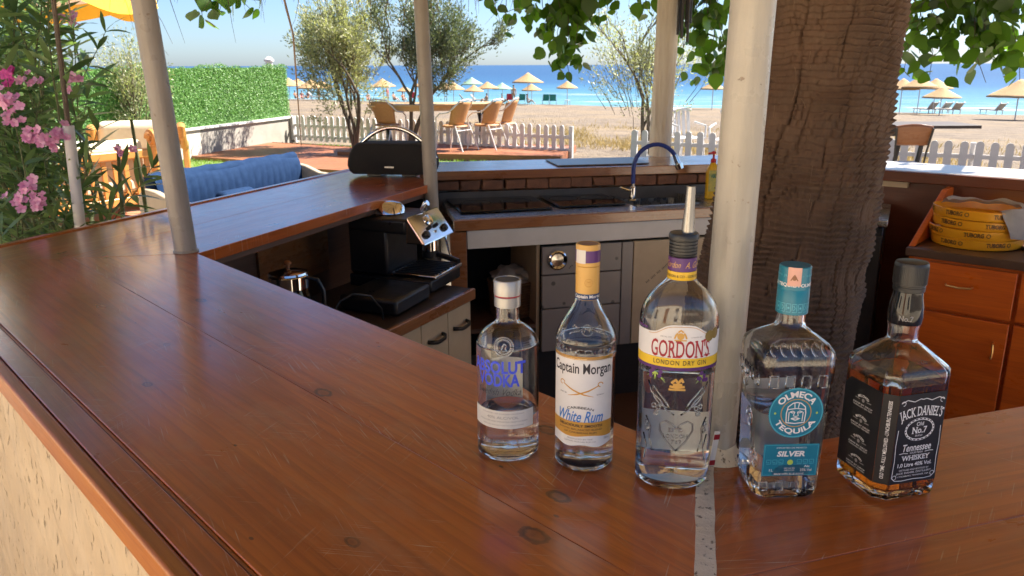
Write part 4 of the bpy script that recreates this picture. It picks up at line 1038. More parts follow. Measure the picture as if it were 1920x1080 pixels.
# medallion pressed in the shoulder
fnm = cyl(R1+.0002, R(-7), zrow(942, 650, y1+.004))
emboss('medallion', [[(.0125*math.cos(2*PI*k/28), .0125*math.sin(2*PI*k/28)) for k in range(29)], [(.0095*math.cos(2*PI*k/28), .0095*math.sin(2*PI*k/28)) for k in range(29)], [(-.003, -.006), (-.002, .0), (.001, .004), (.003, .002), (.002, -.003), (.004, -.006)]], fnm, .0012, b1)

# ---- 2 rum
b2_ = thing('rum_bottle', 'white rum bottle with cream label, golden cap and pale blue lettering', 'bottle', (.095, .972, CT+.0006), 0, 'row of spirit bottles on the counter')
R2 = .0388
out = smoothprof([(.034, .0), (.0375, .004), (R2, .011), (R2, .05), (R2, .150), (R2+.0008, .154), (R2+.0006, .158), (R2-.0006, .160), (R2-.0006, .171), (R2+.0008, .173), (R2+.0004, .177), (.0375, .1815), (.0335, .190), (.0270, .2015), (.0205, .212), (.0162, .2225), (.0142, .230), (.0140, .262)], 3)
round_bottle(b2_, out, .052)
cf = obj('neck_foil', MB().lathe([(.0146, .226), (.0150, .2265), (.0151, .268), (.0146, .2685)], 40, caps=False), 'foil_gold', b2_)
obj('foil_band', MB().lathe([(.0153, .2265), (.0154, .227), (.0154, .2335), (.0153, .234)], 40, caps=False), 'foil_navy', cf)
mapped('lettering', text_geo('Captain Morgan', .040, .0056, bold=.02), cyl(.0158, 0, .2303), 'paper_white', cf)
emboss('foil_emblem', [[(.005*math.cos(2*PI*k/20), .005*math.sin(2*PI*k/20)) for k in range(21)], [(-.012, -.004), (.0, .001), (.012, .006)], [(-.012, .006), (.0, .001), (.012, -.004)], [(-.0025, -.002), (-.002, .0025), (0, 0), (.002, .0025), (.0025, -.002)]], cyl(.0152, 0, .2485), .0004, cf, 'label_gold')
cp = obj('cap', MB().lathe([(.0149, .2687), (.0153, .2692), (.0153, .2945), (.0146, .296), (.0130, .2962), (.0128, .2952), (0, .2952)], 40), 'foil_gold', b2_)
obj('cap_band', MB().lathe([(.0155, .274), (.0155, .289)], 40, caps=False), 'ink_purple', cp)
mapped('tax_stamp', patch(-.009, .006, -.008, .009, 0, 10, 3), cyl(.0157, R(-38), .281), 'paper_cream', cp)
obj('cap_disc', MB().lathe([(.0125, .2953), (.0125, .2958), (0, .2958)], 32), 'chair_wood', cp)
mapped('back_label', patch(-.040, .040, .020, .135, 0, 30, 4), cyl(R2+.0003, PI+R(-14), 0), 'paper_white', b2_)
y2 = .972-R2; a2 = R(-14); z2 = lambda row: zrow(1093, row, y2)
wob = lambda x: .0012*math.sin(x*160)-.0035*abs(x)/.045
lb = mapped('label', patch(-.0465, .0465, z2(838), z2(677), 0, 40, 4, bot=lambda x: .0016*math.sin(x*150+1)), cyl(R2+.0003, a2, 0), 'paper_white', b2_)
mapped('label_band', patch(-.0465, .0465, z2(677), z2(671), 0, 40, 1), cyl(R2+.0004, a2, 0), 'label_gold', lb)
mapped('label_band', patch(-.0465, .0465, z2(820), z2(793), 0, 40, 3, bot=lambda x: .0012*math.sin(x*120)), cyl(R2+.0005, a2, 0), 'label_gold', lb)
mapped('lettering', text_geo('Captain Morgan', .084, .0185, bold=.012), cyl(R2+.0006, a2, z2(696)), 'ink_dark', lb)
sw = []
for s_ in (-1, 1):
    sw.append(stroke([(s_*-.024, .006), (s_*-.010, -.001), (s_*.004, -.006), (s_*.017, -.009)], [.0012, .002, .0018, .0004], 0))
    sw.append(stroke([(s_*-.026+.0035*math.cos(q), .007+.003*math.sin(q)) for q in [2*PI*k/12 for k in range(10)]], .0012, 0))
mapped('crossed_swords', join(*sw), cyl(R2+.0006, a2, z2(733)), 'label_gold', lb)
for s_, x_ in (('SPIRIT OF', -.024), ('QUALITY', .026)): mapped('lettering', text_geo(s_, .011, .0018), cyl(R2+.0006, a2+x_/R2, z2(742)), 'ink_dark', lb)
def arc(geo, rad):
    V, Fc = geo; return [((rad+y)*math.sin(x/rad), (rad+y)*math.cos(x/rad)-rad, d) for x, y, d in V], Fc
mapped('lettering', arc(text_geo('CARIBBEAN', .036, .0034, bold=.01), .05), cyl(R2+.0006, a2, z2(766)), 'ink_dark', lb)
mapped('lettering', text_geo('White Rum', .062, .0155, bold=.014, shear=.38), cyl(R2+.0008, a2, z2(783)), 'ink_skyblue', lb)
mapped('lettering', text_geo('DELICIOUSLY SMOOTH', .060, .0036, bold=.02), cyl(R2+.0009, a2, z2(800)), 'ink_dark', lb)
mapped('lettering', text_geo('EXOTIC BALANCED BLEND', .060, .0024), cyl(R2+.0009, a2, z2(807)), 'ink_dark', lb)
mapped('lettering', text_geo('OF CARIBBEAN RUM', .044, .0024), cyl(R2+.0009, a2, z2(813)), 'ink_dark', lb)
mapped('lettering', text_geo('PRODUCED BY THE', .034, .0020), cyl(R2+.0006, a2, z2(825)), 'ink_grey', lb)
mapped('lettering', text_geo('CAPTAIN MORGAN RUM CO.', .044, .0020), cyl(R2+.0006, a2, z2(830)), 'ink_grey', lb)
mapped('lettering', text_geo('700ml', .009, .003), cyl(R2+.0006, a2+.95, z2(826)), 'ink_grey', lb)
mapped('embossed_lettering', text_geo('RUM COMPANY', .110, .0065, extrude=.02), lambda x, y, d: cyl(R2-.0006, R(3), .1655)(x, y, d*.045), 'clear_glass', b2_)
def r2z(z): 
    pr = [(.0388, .177), (.0375, .1815), (.0335, .190), (.0270, .2015), (.0205, .212)]
    for (ra, za), (rb, zb) in zip(pr, pr[1:]):
        if za <= z <= zb: return ra+(rb-ra)*(z-za)/(zb-za)
    return .0388
def shoulder2(x, y, d):
    z = .1925+y; r_ = r2z(z)+d+.0005; a = R(-4)+x/.032; return (r_*math.sin(a), -r_*math.cos(a), z)
emboss('shoulder_emblem', [[(.0065*math.cos(2*PI*k/20), .0062*math.sin(2*PI*k/20)) for k in range(21)], [(-.022, -.006), (-.012, -.002), (-.006, .0)], [(.022, -.006), (.012, -.002), (.006, 0)], [(-.006, .002), (-.014, .003), (-.018, .005), (-.02, .002)], [(.006, .002), (.014, .003), (.018, .005), (.02, .002)], [(-.003, -.003), (-.002, .003), (0, 0), (.002, .003), (.003, -.003)]], shoulder2, .0007, b2_)

# ---- 3 gin
b3 = thing('gin_bottle', 'tall gin bottle with steel pourer, red lettering and yellow and purple label', 'bottle', (.203, .925, CT+.0006), R(-3), 'row of spirit bottles on the counter')
SY = .80; R3 = .0475
out = smoothprof([(.040, .0), (.0445, .004), (.0462, .012), (.0462, .06), (.0468, .13), (.0475, .19), (.0476, .212), (.0466, .222), (.0425, .234), (.0340, .2465), (.0245, .2555), (.0185, .262), (.0166, .268), (.0160, .285), (.0158, .292)], 3)
# elliptical below, round at the neck
def ell(z): 
    f = min(1, max(0, (z-.222)/.036)); return SY+(1-SY)*f*f*(3-2*f)
def eloft(prof, n=64, flip=False):
    return [[(r_*math.cos(2*PI*k/n), r_*ell(z)*math.sin(2*PI*k/n), z) for k in range(n)] for r_, z in prof]
pr = [(.0005, .004), (.024, .0035), (.034, .001)]+out
inner = [(.0005, .011), (.028, .009), (.040, .0085)]+[(r_-.003, z) for r_, z in out if z > .0115]
obj('glass', MB().loft(eloft(pr+inner[::-1]), caps=False), 'clear_glass', b3, smooth=60)
lev = .150
liq = [(r_+.0004, z) for r_, z in inner if z < lev]; liq += [(liq[-1][0], lev), (liq[-1][0]*.97, lev-.0008), (.0005, lev-.001)]
obj('liquid', MB().loft(eloft(liq), caps=False), 'clear_spirit', b3, smooth=50)
nb = obj('neck_band', MB().lathe([(.0166, .2745), (.0170, .275), (.0168, .2905), (.0163, .291)], 40, caps=False), 'ink_purple', b3)
obj('neck_band', MB().lathe([(.0170, .2640), (.0173, .2645), (.0171, .2742), (.0168, .2744)], 40, caps=False), 'foil_yellow', b3)
mapped('lettering', text_geo('Gordon   A. Gordon', .060, .0075, bold=-.005, shear=.5), cyl(.0172, R(10), .2830), 'foil_gold', nb)
mapped('lettering', text_geo('GORDON & CO - GORDON & CO', .060, .0030, bold=.01), cyl(.0175, R(8), .2692), 'ink_dark', nb)
ribs = [(.0158, .2912)]
for k in range(5): ribs += [(.0166, .2925+k*.0038), (.0166, .2945+k*.0038), (.0152, .2948+k*.0038), (.0152, .2960+k*.0038)]
pr_ = obj('pourer', MB().lathe(ribs+[(.0160, .3112), (.0176, .3120), (.0178, .3165), (.0165, .3190), (.0095, .3195), (.0, .3190)], 40), 'black_plastic', b3)
obj('spout', MB().lathe([(.0078, .3188), (.0076, .326), (.0062, .345), (.0052, .3735), (.0040, .3738), (.0040, .366), (0, .366)], 28), 'spout_metal', pr_, rot=(0, R(.8), 0))
obj('air_tube', MB().tube([(.009, -.004, .319), (.008, -.004, .3245)], .0018, 8), 'steel', pr_)
def ey(x, y, d, a0=R(-3), z0=0.0):
    # surface of the oval body: x is arc length
    a = a0+x/R3; z = z0+y; r_ = .0462+(.0475-.0462)*min(1, max(0, (z-.06)/.13))+d+.0003
    return (r_*math.sin(a), -r_*SY*math.cos(a)-(d*.3), z)
mapped('back_label', patch(-.046, .046, .030, .085, 0, 30, 4), lambda x, y, d: ey(x, y, d, a0=PI), 'paper_white', b3)
y3 = .925-R3*SY; z3 = lambda row: zrow(1268, row, y3)
top3 = lambda x: .011*math.exp(-(x/.026)**4)-.0
lb = mapped('label', patch(-.088, .088, z3(674), z3(628), .0, 70, 6, top=top3), ey, 'paper_white', b3)
mapped('label_band', patch(-.088, .088, z3(691), z3(674.3), .0, 70, 2), ey, 'label_yellow', lb)
mapped('label_band', patch(-.088, .088, z3(697), z3(691.2), .0, 70, 1), ey, 'ink_purple', lb)
mapped('label_edge', patch(-.088, -.045, z3(625), z3(621), .0, 24, 1), ey, 'ink_purple', lb)
emboss('label_arch', [[(-.042+.084*k/30, z3(629)+top3(-.042+.084*k/30)-.0016) for k in range(31)]], lambda x, y, d: ey(x, y, .0003), .0003, lb, 'label_gold')
mapped('lettering', text_geo("GORDON'S", .074, .0225, bold=.010, serif=True), lambda x, y, d: ey(x, y, d+.0005, z0=z3(656)), 'ink_red', lb)
mapped('lettering', text_geo('_', .010, .0012), lambda x, y, d: ey(x+.034, y, .0005, z0=z3(669)), 'ink_red', lb)
mapped('lettering', text_geo('LONDON DRY GIN', .066, .0058, bold=.005, gap=1.25), lambda x, y, d: ey(x, y, d+.0005, z0=z3(682)), 'ink_dark', lb)
crest = join(disc(0, 0, .0042, 0, 16), stroke([(-.007, -.003), (-.0045, .004), (-.003, .001)], .002, 0), stroke([(.007, -.003), (.0045, .004), (.003, .001)], .002, 0), stroke([(-.003, .005), (0, .0075), (.003, .005)], .002, 0), stroke([(-.007, -.005), (.007, -.005)], .0015, 0))
mapped('crest', crest, lambda x, y, d: ey(x-.001, y, .0006, z0=z3(632)), 'foil_gold', lb)
for s_, x_ in (('SPECIAL DRY', -.018), ('LONDON GIN', .018)): mapped('lettering', text_geo(s_, .014, .0016), lambda x, y, d, x_=x_: ey(x+x_, y, .0005, z0=z3(634)), 'ink_grey', lb)
for x_, r_ in ((.036, 634), (.046, 631)): mapped('olive_seal', disc(0, 0, .0068, 0, 24), lambda x, y, d, x_=x_, r_=r_: ey(x+x_, y, .0008, z0=z3(r_)), 'olive_print', lb)
def berries(cx_, row):
    gs = [disc(rnd.uniform(-.008, .008), rnd.uniform(-.006, .005), .0028, .0001*k, 14) for k in range(6)]
    mapped('berries', join(*gs), lambda x, y, d: ey(x+cx_, y, d+.0003, z0=z3(row)), 'ink_purple', b3)
    lv = [stroke([(0, 0), (rnd.uniform(-.014, .014), rnd.uniform(-.014, -.004))], [.0016, .0003], 0) for _ in range(9)]
    mapped('printed_needles', join(*lv), lambda x, y, d: ey(x+cx_, y, .0002, z0=z3(row-2)), 'ink_lime', b3)
berries(-.030, 705); berries(.028, 708)
ship = join(stroke([(-.010, -.007), (.010, -.007)], .0025, 0), stroke([(-.009, -.003), (0, -.0045), (.009, -.003)], .003, 0), stroke([(-.007, .001), (-.002, .006), (.001, .001), (.005, .007), (.007, .002)], .003, 0), stroke([(-.005, -.001), (.006, -.001)], .004, 0))
mapped('ship_emblem', ship, lambda x, y, d: ey(x-.002, y, .0003, z0=z3(722)), 'foil_gold', b3)
def E3(pts, row0): return [(x, z3(row0)+y) for x, y in pts]
lines = []
for s_ in (-1, 1):
    h_ = [(0, -.018), (.012, -.006), (.021, .008), (.020, .017), (.013, .021), (.005, .017), (.0015, .013)]
    lines.append(E3([(s_*x, y) for x, y in h_], 822))
    lines.append(E3([(s_*.004, .0), (s_*.014, .006), (s_*.022, .018), (s_*.034, .026), (s_*.040, .040)], 780))
    lines.append(E3([(s_*.010, .0), (s_*.020, .002), (s_*.030, .012), (s_*.033, .026), (s_*.024, .018), (s_*.016, .010), (s_*.010, .0)], 768))
    lines.append(E3([(s_*.030, -.03), (s_*.036, -.015), (s_*.034, .0), (s_*.042, .014)], 810))
    lines.append(E3([(s_*.044, -.03), (s_*.040, -.012), (s_*.046, .004)], 830))
    for bx_, by_ in ((.024, .004), (.030, .006), (.027, -.003), (.040, -.028), (.041, -.020)):
        lines.append(E3([(s_*bx_+.0028*math.cos(2*PI*k/10), by_+.0028*math.sin(2*PI*k/10)) for k in range(11)], 775))
emboss('embossed_leaves', lines, lambda x, y, d: ey(x, y, d), .0011, b3)
for s_, w_, row in (('EST?', .018, 808), ('LONDON', .030, 820), ('1769', .016, 830)):
    mapped('embossed_lettering', text_geo(s_.replace('?', 'D'), w_, .0048, extrude=.02), lambda x, y, d, row=row: ey(x-.001, y, d*.04, z0=z3(row)), 'clear_glass', b3)
mapped('lettering', text_geo('Alexander Gordon', .030, .0045, bold=-.006, shear=.5), lambda x, y, d: ey(x+.002, y, .0002, z0=z3(872)), 'ink_purple', b3)
mapped('lettering', text_geo('GORDON & COMPANY LONDON', .026, .0018), lambda x, y, d: ey(x-.006, y, .0002, z0=z3(880)), 'label_gold', b3)
mapped('lettering', text_geo('70 CL 37,5% VOL', .018, .0022), lambda x, y, d: ey(x-.008, y, .0002, z0=z3(886)), 'label_gold', b3)

# ---- square bottles
def sq_ring(h, z, ex, n=64, hy=None):
    hy = h if hy is None else hy; o_ = []
    for k in range(n):
        a = 2*PI*(k+.5)/n; c_, s_ = math.cos(a), math.sin(a)
        o_.append((h*math.copysign(abs(c_)**ex, c_), hy*math.copysign(abs(s_)**ex, s_), z))
    return o_
# ---- 4 tequila
b4 = thing('tequila_bottle', 'square silver tequila bottle with round teal label and teal cap', 'bottle', (.332, .908, CT+.0006), R(2), 'row of spirit bottles on the counter')
prof4 = [(.001, .004, 1), (.030, .0035, .5), (.0365, .0006, .42), (.0395, .004, .40), (.0408, .012, .38), (.0415, .06, .36), (.0435, .12, .36), (.0462, .165, .36), (.0468, .178, .38), (.0455, .187, .42), (.0400, .194, .5), (.0315, .200, .62), (.0235, .2055, .8), (.0178, .211, 1), (.0165, .217, 1), (.0165, .240, 1)]
rings = [sq_ring(h, z, e) for h, z, e in prof4]
inn = [(.001, .013, 1), (.030, .012, .5), (.0365, .0125, .42)]+[(h-.0036, z, e) for h, z, e in prof4 if z > .014]
rin = [sq_ring(h, z, e) for h, z, e in inn]
obj('glass', MB().loft(rings+rin[::-1], caps=False), 'clear_glass', b4, smooth=60)
lev4 = .112
lq = [(h+.0004, z, e) for h, z, e in inn if z < lev4]; lq += [(.0435-.0036+.0002, lev4, .36), (.0385, lev4-.0008, .36), (.001, lev4-.001, .36)]
obj('liquid', MB().loft([sq_ring(*q) for q in lq], caps=False), 'clear_spirit', b4, smooth=50)
cp = obj('cap', MB().lathe([(.0178, .2265), (.0186, .227), (.0184, .2555), (.0181, .2560), (.0181, .2566), (.0184, .257), (.0182, .2825), (.0172, .2838), (.0, .2838)], 40), 'foil_teal', b4)
mapped('lettering', text_geo('OLMECA TEQUILA OLMECA TEQUILA', .110, .0050, bold=.02), cyl(.0186, R(0), .2625), 'ink_white', cp)
mapped('lettering', text_geo('100% JULIO - 100% JULIO', .080, .0032, bold=.01), cyl(.0186, R(10), .2735), 'ink_teal', cp)
gl = []
for k in range(14):
    x0 = -.045+k*.0068
    gl += [stroke([(x0-.0025, -.005), (x0+.0025, -.005), (x0+.0025, .005), (x0-.0025, .005), (x0-.0025, -.003)], .0008, 0)]
    gl += [disc(x0, .0, .0014, 0, 8)] if k % 2 else [stroke([(x0-.001, -.003), (x0+.001, 0), (x0-.001, .003)], .0009, 0)]
mapped('glyph_frieze', join(*gl), cyl(.0187, 0, .2355), 'ink_teal', cp)
mapped('tax_stamp', patch(-.0078, .0078, -.0085, .0135, 0, 10, 4), cyl(.0188, R(-22), .2705), 'stamp_pink', cp)
mapped('stamp_mark', join(disc(0, 0, .0028, 0, 12), stroke([(-.004, -.003), (0, .004), (.004, -.003)], .0012, 0)), cyl(.0190, R(-22), .2715), 'chair_wood', cp)
FY = .0440
mapped('back_label', patch(-.031, .031, .030, .125, 0, 4, 4), lambda x, y, d: (-x, .0415+(.0462-.0415)*min(1, max(-.4, (y-.06)/.105))+.0005, y), 'paper_white', b4)
def fr4(x, y, d):   # front face, leaning with the taper
    h = .0415+(.0462-.0415)*min(1, max(-.4, (y-.06)/.105)); return (x, -h-.0004-d, y)
c4 = PY(1488, 775, .908-FY); cxl, czl = c4.x-.332+.001, c4.z-CT
lb = mapped('label', disc(cxl, czl, .0325, 0, 48), fr4, 'label_teal', b4)
mapped('label_rim', disc(cxl, czl, .0318, .0002, 48, .0306), fr4, 'ink_teal', lb); mapped('label_rim', disc(cxl, czl, .0182, .0002, 48, .0172), fr4, 'label_gold', lb)
def ring_text(s_, rad, span, up):
    V, Fc = text_geo(s_, span*rad, .0082, bold=.03)
    if up: V2 = [(cxl+(rad+y)*math.sin(x/rad), czl+(rad+y)*math.cos(x/rad), .0004) for x, y, d in V]
    else: V2 = [(cxl+(rad-y)*math.sin(x/rad), czl-(rad-y)*math.cos(x/rad), .0004) for x, y, d in V]
    return V2, Fc
mapped('lettering', ring_text('OLMECA', .0242, 2.1, True), fr4, 'ink_white', lb); mapped('lettering', ring_text('TEQUILA', .0242, 2.3, False), fr4, 'ink_white', lb)
for s_ in (-1, 1): mapped('dot', disc(cxl+s_*.0248, czl, .0014, .0003, 12), fr4, 'ink_lime', lb)
hd = []
S_ = lambda pts, w=.0011: stroke([(cxl+x*.0135, czl+y*.0135) for x, y in pts], w, .0004)
hd += [S_([(-.8, -.9), (-.85, .0), (-.75, .6), (-.35, .95), (0, 1.02), (.35, .95), (.75, .6), (.85, 0), (.8, -.9), (.0, -1.0), (-.8, -.9)], .0013), S_([(-.75, .35), (0, .45), (.75, .35)]), S_([(-.2, .95), (-.15, .5)]), S_([(.2, .95), (.15, .5)]),
       S_([(-.55, .12), (-.3, .2), (-.1, .1), (-.3, .02), (-.55, .12)]), S_([(.55, .12), (.3, .2), (.1, .1), (.3, .02), (.55, .12)]), S_([(-.12, .1), (-.22, -.25), (0, -.32), (.22, -.25), (.12, .1)]), S_([(-.4, -.52), (0, -.45), (.4, -.52), (0, -.68), (-.4, -.52)], .0014), S_([(-.62, .1), (-.6, -.8)]), S_([(.62, .1), (.6, -.8)])]
mapped('head_emblem', join(*hd), fr4, 'ink_white', lb)
c5 = PY(1479, 865, .908-FY); rx, rz = c5.x-.332+.001, c5.z-CT
lb = mapped('label', patch(rx-.0335, rx+.0335, rz-.0215, rz+.0215, 0, 4, 4), fr4, 'label_teal', b4)
T4 = lambda s_, w_, h_, dx, dz, m_='ink_white', **k: mapped('lettering', text_geo(s_, w_, h_, **k), lambda x, y, d: fr4(rx+dx+x, rz+dz+y, .0004), m_, lb)
T4('SILVER', .034, .0075, 0, .0085, bold=.04, shear=.15); T4('IMPORTED DE MEXICO', .036, .0020, 0, .0165); T4('1L', .005, .0035, -.022, -.0135); T4('35% Vol', .014, .0035, .020, -.0135); T4('Alc', .007, .003, .021, -.0085)
T4('HECHO EN', .013, .0018, 0, -.011); T4('MEXICO', .012, .0018, 0, -.0138); T4('MADE WITH BLUE AGAVE', .036, .0026, 0, -.0188, bold=.01)
fz = []
for k in range(8):
    x0 = -.026+k*.0074
    if abs(x0) < .005: continue
    fz += [stroke([(rx+x0-.0026, rz-.005), (rx+x0+.0026, rz-.005), (rx+x0+.0026, rz+.0005), (rx+x0-.0026, rz+.0005), (rx+x0-.0026, rz-.003), (rx+x0+.0008, rz-.003)], .0007, .0003)]
for y_ in (-.0200, .0200): fz.append(stroke([(rx-.032, rz+y_), (rx+.032, rz+y_)], .0006, .0003))
for x_ in (-.032, .032): fz.append(stroke([(rx+x_, rz-.02), (rx+x_, rz+.02)], .0006, .0003))
mapped('glyph_frieze', join(*fz), fr4, 'ink_teal', lb)
mapped('leaf_mark', disc(rx, rz-.003, .0036, .0004, 14), fr4, 'ink_lime', lb)
gk = []
for s_, zc, hh in ((0, .155, .015), (0, .018, .011)):
    for k in range(4):
        x0 = -.036+k*.019
        gk.append([(x0, zc-hh/2), (x0, zc+hh/2), (x0+.010, zc+hh/2), (x0+.010, zc-hh/2), (x0, zc-hh/2)])
emboss('embossed_frieze', gk, fr4, .0011, b4)
def lf4(x, y, d): p = fr4(x, y, d); return (p[1], p[0], p[2])
sw = []
for q in range(3): sw.append([(-.03+.02*q+.012*math.cos(k*.5)*(1-k/24), .05+.045*q+.016*math.sin(k*.5)*(1-k/24)) for k in range(20)])
emboss('embossed_swirls', gk+sw, lf4, .0011, b4)
def sh4(x, y, d): z = .190+y; return (x, -(.0468-(z-.178)*1.0)-.0004, z)
emboss('shoulder_carving', [[(-.03+.012*k+.004*math.cos(q*.7), .000+.006*math.sin(q*.7)) for q in range(8)] for k in range(6)]+[[(-.04, -.004), (-.03, .006), (-.02, .010), (.02, .010), (.03, .006), (.04, -.004)]], sh4, .0012, b4)

# ---- 5 whiskey
b5 = thing('whiskey_bottle', 'square whiskey bottle with black label, black cap and amber drink', 'bottle', (.469, .910, CT+.0006), R(15), 'row of spirit bottles on the counter')
def oct_ring(h, z, ch, n_each=3, blend=0.0, rr=.0):
    pts = [(h, -h+ch), (h, h-ch), (h-ch, h), (-h+ch, h), (-h, h-ch), (-h, -h+ch), (-h+ch, -h), (h-ch, -h)]
    o_ = []
    for i in range(8):
        a, b = pts[i], pts[(i+1) % 8]
        for k in range(n_each):
            f = k/n_each; x, y = a[0]+(b[0]-a[0])*f, a[1]+(b[1]-a[1])*f
            if blend:
                an = math.atan2(y, x); x, y = x*(1-blend)+rr*math.cos(an)*blend, y*(1-blend)+rr*math.sin(an)*blend
            o_.append((x, y, z))
    return o_
H5 = .0455; CH = .0125
prof5 = [(.002, .004, .0008, 0, 0), (.033, .0035, .009, 0, 0), (.0405, .0005, .011, 0, 0), (.0435, .003, .012, 0, 0), (H5-.0005, .008, CH, 0, 0), (H5, .02, CH, 0, 0), (H5, .150, CH, 0, 0), (H5+.0006, .156, CH, 0, 0), (H5, .161, CH, 0, 0), (.0435, .1645, .0125, 0, 0), (.0330, .175, .0105, .1, .033), (.0230, .1855, .008, .5, .023), (.0185, .1895, .006, .85, .0185), (.0165, .1925, .005, 1, .0168), (.0165, .205, .005, 1, .0168), (.0185, .212, .005, 1, .0185), (.0195, .222, .005, 1, .0195), (.0185, .235, .005, 1, .0185), (.0165, .245, .005, 1, .0165), (.0160, .252, .005, 1, .0160)]
rings = [oct_ring(h, z, c_, 4, b_, r_) for h, z, c_, b_, r_ in prof5]
in5 = [(.002, .013, .0008, 0, 0), (.033, .012, .009, 0, 0), (.0390, .0125, .0105, 0, 0)]+[(h-.0036, z, c_-.0008, b_, r_-.0036 if r_ else 0) for h, z, c_, b_, r_ in prof5 if z > .014]
obj('glass', MB().loft(rings+[oct_ring(h, z, c_, 4, b_, r_) for h, z, c_, b_, r_ in in5][::-1], caps=False), 'clear_glass', b5, smooth=25, bevel=.0012)
lev5 = .147; hh = H5-.0036+.0004
lq = [(h+.0004, z, c_, 0, 0) for h, z, c_, b_, r_ in in5 if z < .10]+[(hh, lev5, CH-.0008, 0, 0), (hh-.001, lev5-.0008, CH, 0, 0), (.002, lev5-.001, .0005, 0, 0)]
obj('liquid', MB().loft([oct_ring(h, z, c_, 4, b_, r_) for h, z, c_, b_, r_ in lq], caps=False), 'whiskey', b5, smooth=25)
obj('neck_sleeve', MB().lathe([(.0190, .2125), (.0200, .222), (.0190, .2350), (.0170, .2452), (.0166, .2515)], 40, caps=False), 'black_glass', b5)
capb = [(.0166, .2518), (.0176, .2522), (.0178, .2570), (.0172, .2576), (.0172, .2590), (.0184, .2598)]
cp = obj('cap', MB().lathe(capb+[(.0186, .2835), (.0176, .2862), (.0160, .2866), (0, .2866)], 48), 'black_plastic', b5)
mb = MB()
for k in range(60):
    a = 2*PI*k/60; mb.box((.0186*math.cos(a), .0186*math.sin(a), .2718), (.0006, .0009, .021), Matrix.Rotation(a, 3, 'Z'))
obj('knurling', mb, 'black_plastic', cp, smooth=0)
mapped('lettering', text_geo('No.7', .016, .0065, bold=.02), cyl(.0205, R(-38), .2215), 'ink_grey', b5)
mapped('embossed_lettering', text_geo('Jack Daniel', .036, .0070, shear=.3, bold=.01), plane((.0, -.0365, .1735), (1, 0, 0), (0, .72, .69)), 'clear_glass', b5)
mapped('embossed_lettering', text_geo('Jack Daniel', .036, .0070, shear=.3, bold=.01), plane((-.0365, .0, .1735), (0, -1, 0), (.72, 0, .69)), 'clear_glass', b5)
# labels: front face (-y), chamfer, left face (-x)
z0, z1 = .024, .139; w2 = H5-CH
front = plane((0, -H5-.0004, 0), (1, 0, 0), (0, 0, 1))
side = plane((-H5-.0004, 0, 0), (0, -1, 0), (0, 0, 1))
cd_ = Vector((1, -1, 0)).normalized(); cm = Vector((-(H5-CH/2), -(H5-CH/2), 0))+Vector((-1, -1, 0)).normalized()*.0004
cham = plane(cm, cd_, (0, 0, 1))
cw = CH*math.sqrt(2)/2
obj('label', MB().add([front(x, z, 0) for x, z in ((-w2, z0), (w2, z0), (w2, z1), (-w2, z1))], [(0, 1, 2, 3)]), 'label_black', b5, smooth=0)
lbF = [c for c in b5.children if c.name.startswith('label')][-1]
lbC = obj('label', MB().add([cham(x, z, 0) for x, z in ((-cw, z0), (cw, z0), (cw, z1), (-cw, z1))], [(0, 1, 2, 3)]), 'label_black', b5, smooth=0)
lbS = obj('label', MB().add([side(x, z, 0) for x, z in ((-w2, z0), (w2, z0), (w2, z1), (w2-.0, z1), (-w2+.010, z1), (-w2, z1-.010))], [(0, 1, 2, 3, 4, 5)]), 'label_black', b5, smooth=0)
def TF(s_, w_, h_, x_, z_, fn=front, p=None, ac=None, **k):
    geo = text_geo(s_, w_, h_, **k)
    if ac: geo = arc(geo, ac)
    return mapped('lettering', geo, lambda x, y, d: fn(x+x_, y+z_, .0004), 'ink_white', p or lbF)
TF('JACK DANIEL\'S', .060, .0165, 0, .1155, bold=.012, serif=True, ac=.085)
TF('Old', .010, .0050, 0, .1005, bold=.01); TF('No.7', .021, .0085, 0, .0925, bold=.02, serif=True); TF('BRAND', .010, .0022, 0, .0855)
TF('Tennessee', .040, .0095, 0, .0705, bold=.012, shear=.2); TF('SOUR MASH', .018, .0024, 0, .0635); TF('WHISKEY', .040, .0066, 0, .0570, bold=.02, serif=True)
TF('1,0 Litre 40% Vol.', .048, .0060, 0, .0478, bold=.02); TF('DISTILLED AND BOTTLED BY', .042, .0022, 0, .0415); TF('JACK DANIEL DISTILLERY', .050, .0032, 0, .0372); TF('LYNCHBURG, TENNESSEE, USA', .044, .0022, 0, .0332)
def el(rx_, rz_, z_, w_): return stroke([(rx_*math.cos(2*PI*k/36), z_+rz_*math.sin(2*PI*k/36)) for k in range(37)], w_, .0004)
orn = [el(.0185, .0125, .0935, .0009), el(.0205, .0145, .0935, .0004)]
for k in range(22):
    a = 2*PI*k/22; orn.append(disc(.0195*math.cos(a), .0935+.0135*math.sin(a), .0011, .0004, 8))
for s_ in (-1, 1):
    orn += [stroke([(s_*.030, .129), (s_*.022, .1325), (s_*.012, .1295), (s_*.004, .1325), (0, .1315)], .0009, .0004), stroke([(s_*.0305, .033), (s_*.0295, .055), (s_*.0305, .075), (s_*.0295, .095)], .0008, .0004),
            stroke([(s_*.0305, .033), (s_*.026, .0285), (s_*.016, .0275), (0, .0285)], .0008, .0004), stroke([(s_*(.027+.0028*math.cos(q)), .1285+.0028*math.sin(q)) for q in [k*.6 for k in range(9)]], .0007, .0004),
            stroke([(s_*(.027+.0028*math.cos(q)), .033+.0028*math.sin(q)) for q in [k*.6 for k in range(9)]], .0007, .0004), stroke([(s_*.024, .0635), (s_*.018, .0640), (s_*.012, .0632)], .0008, .0004)]
mapped('ornament', join(*orn), front, 'ink_white', lbF)
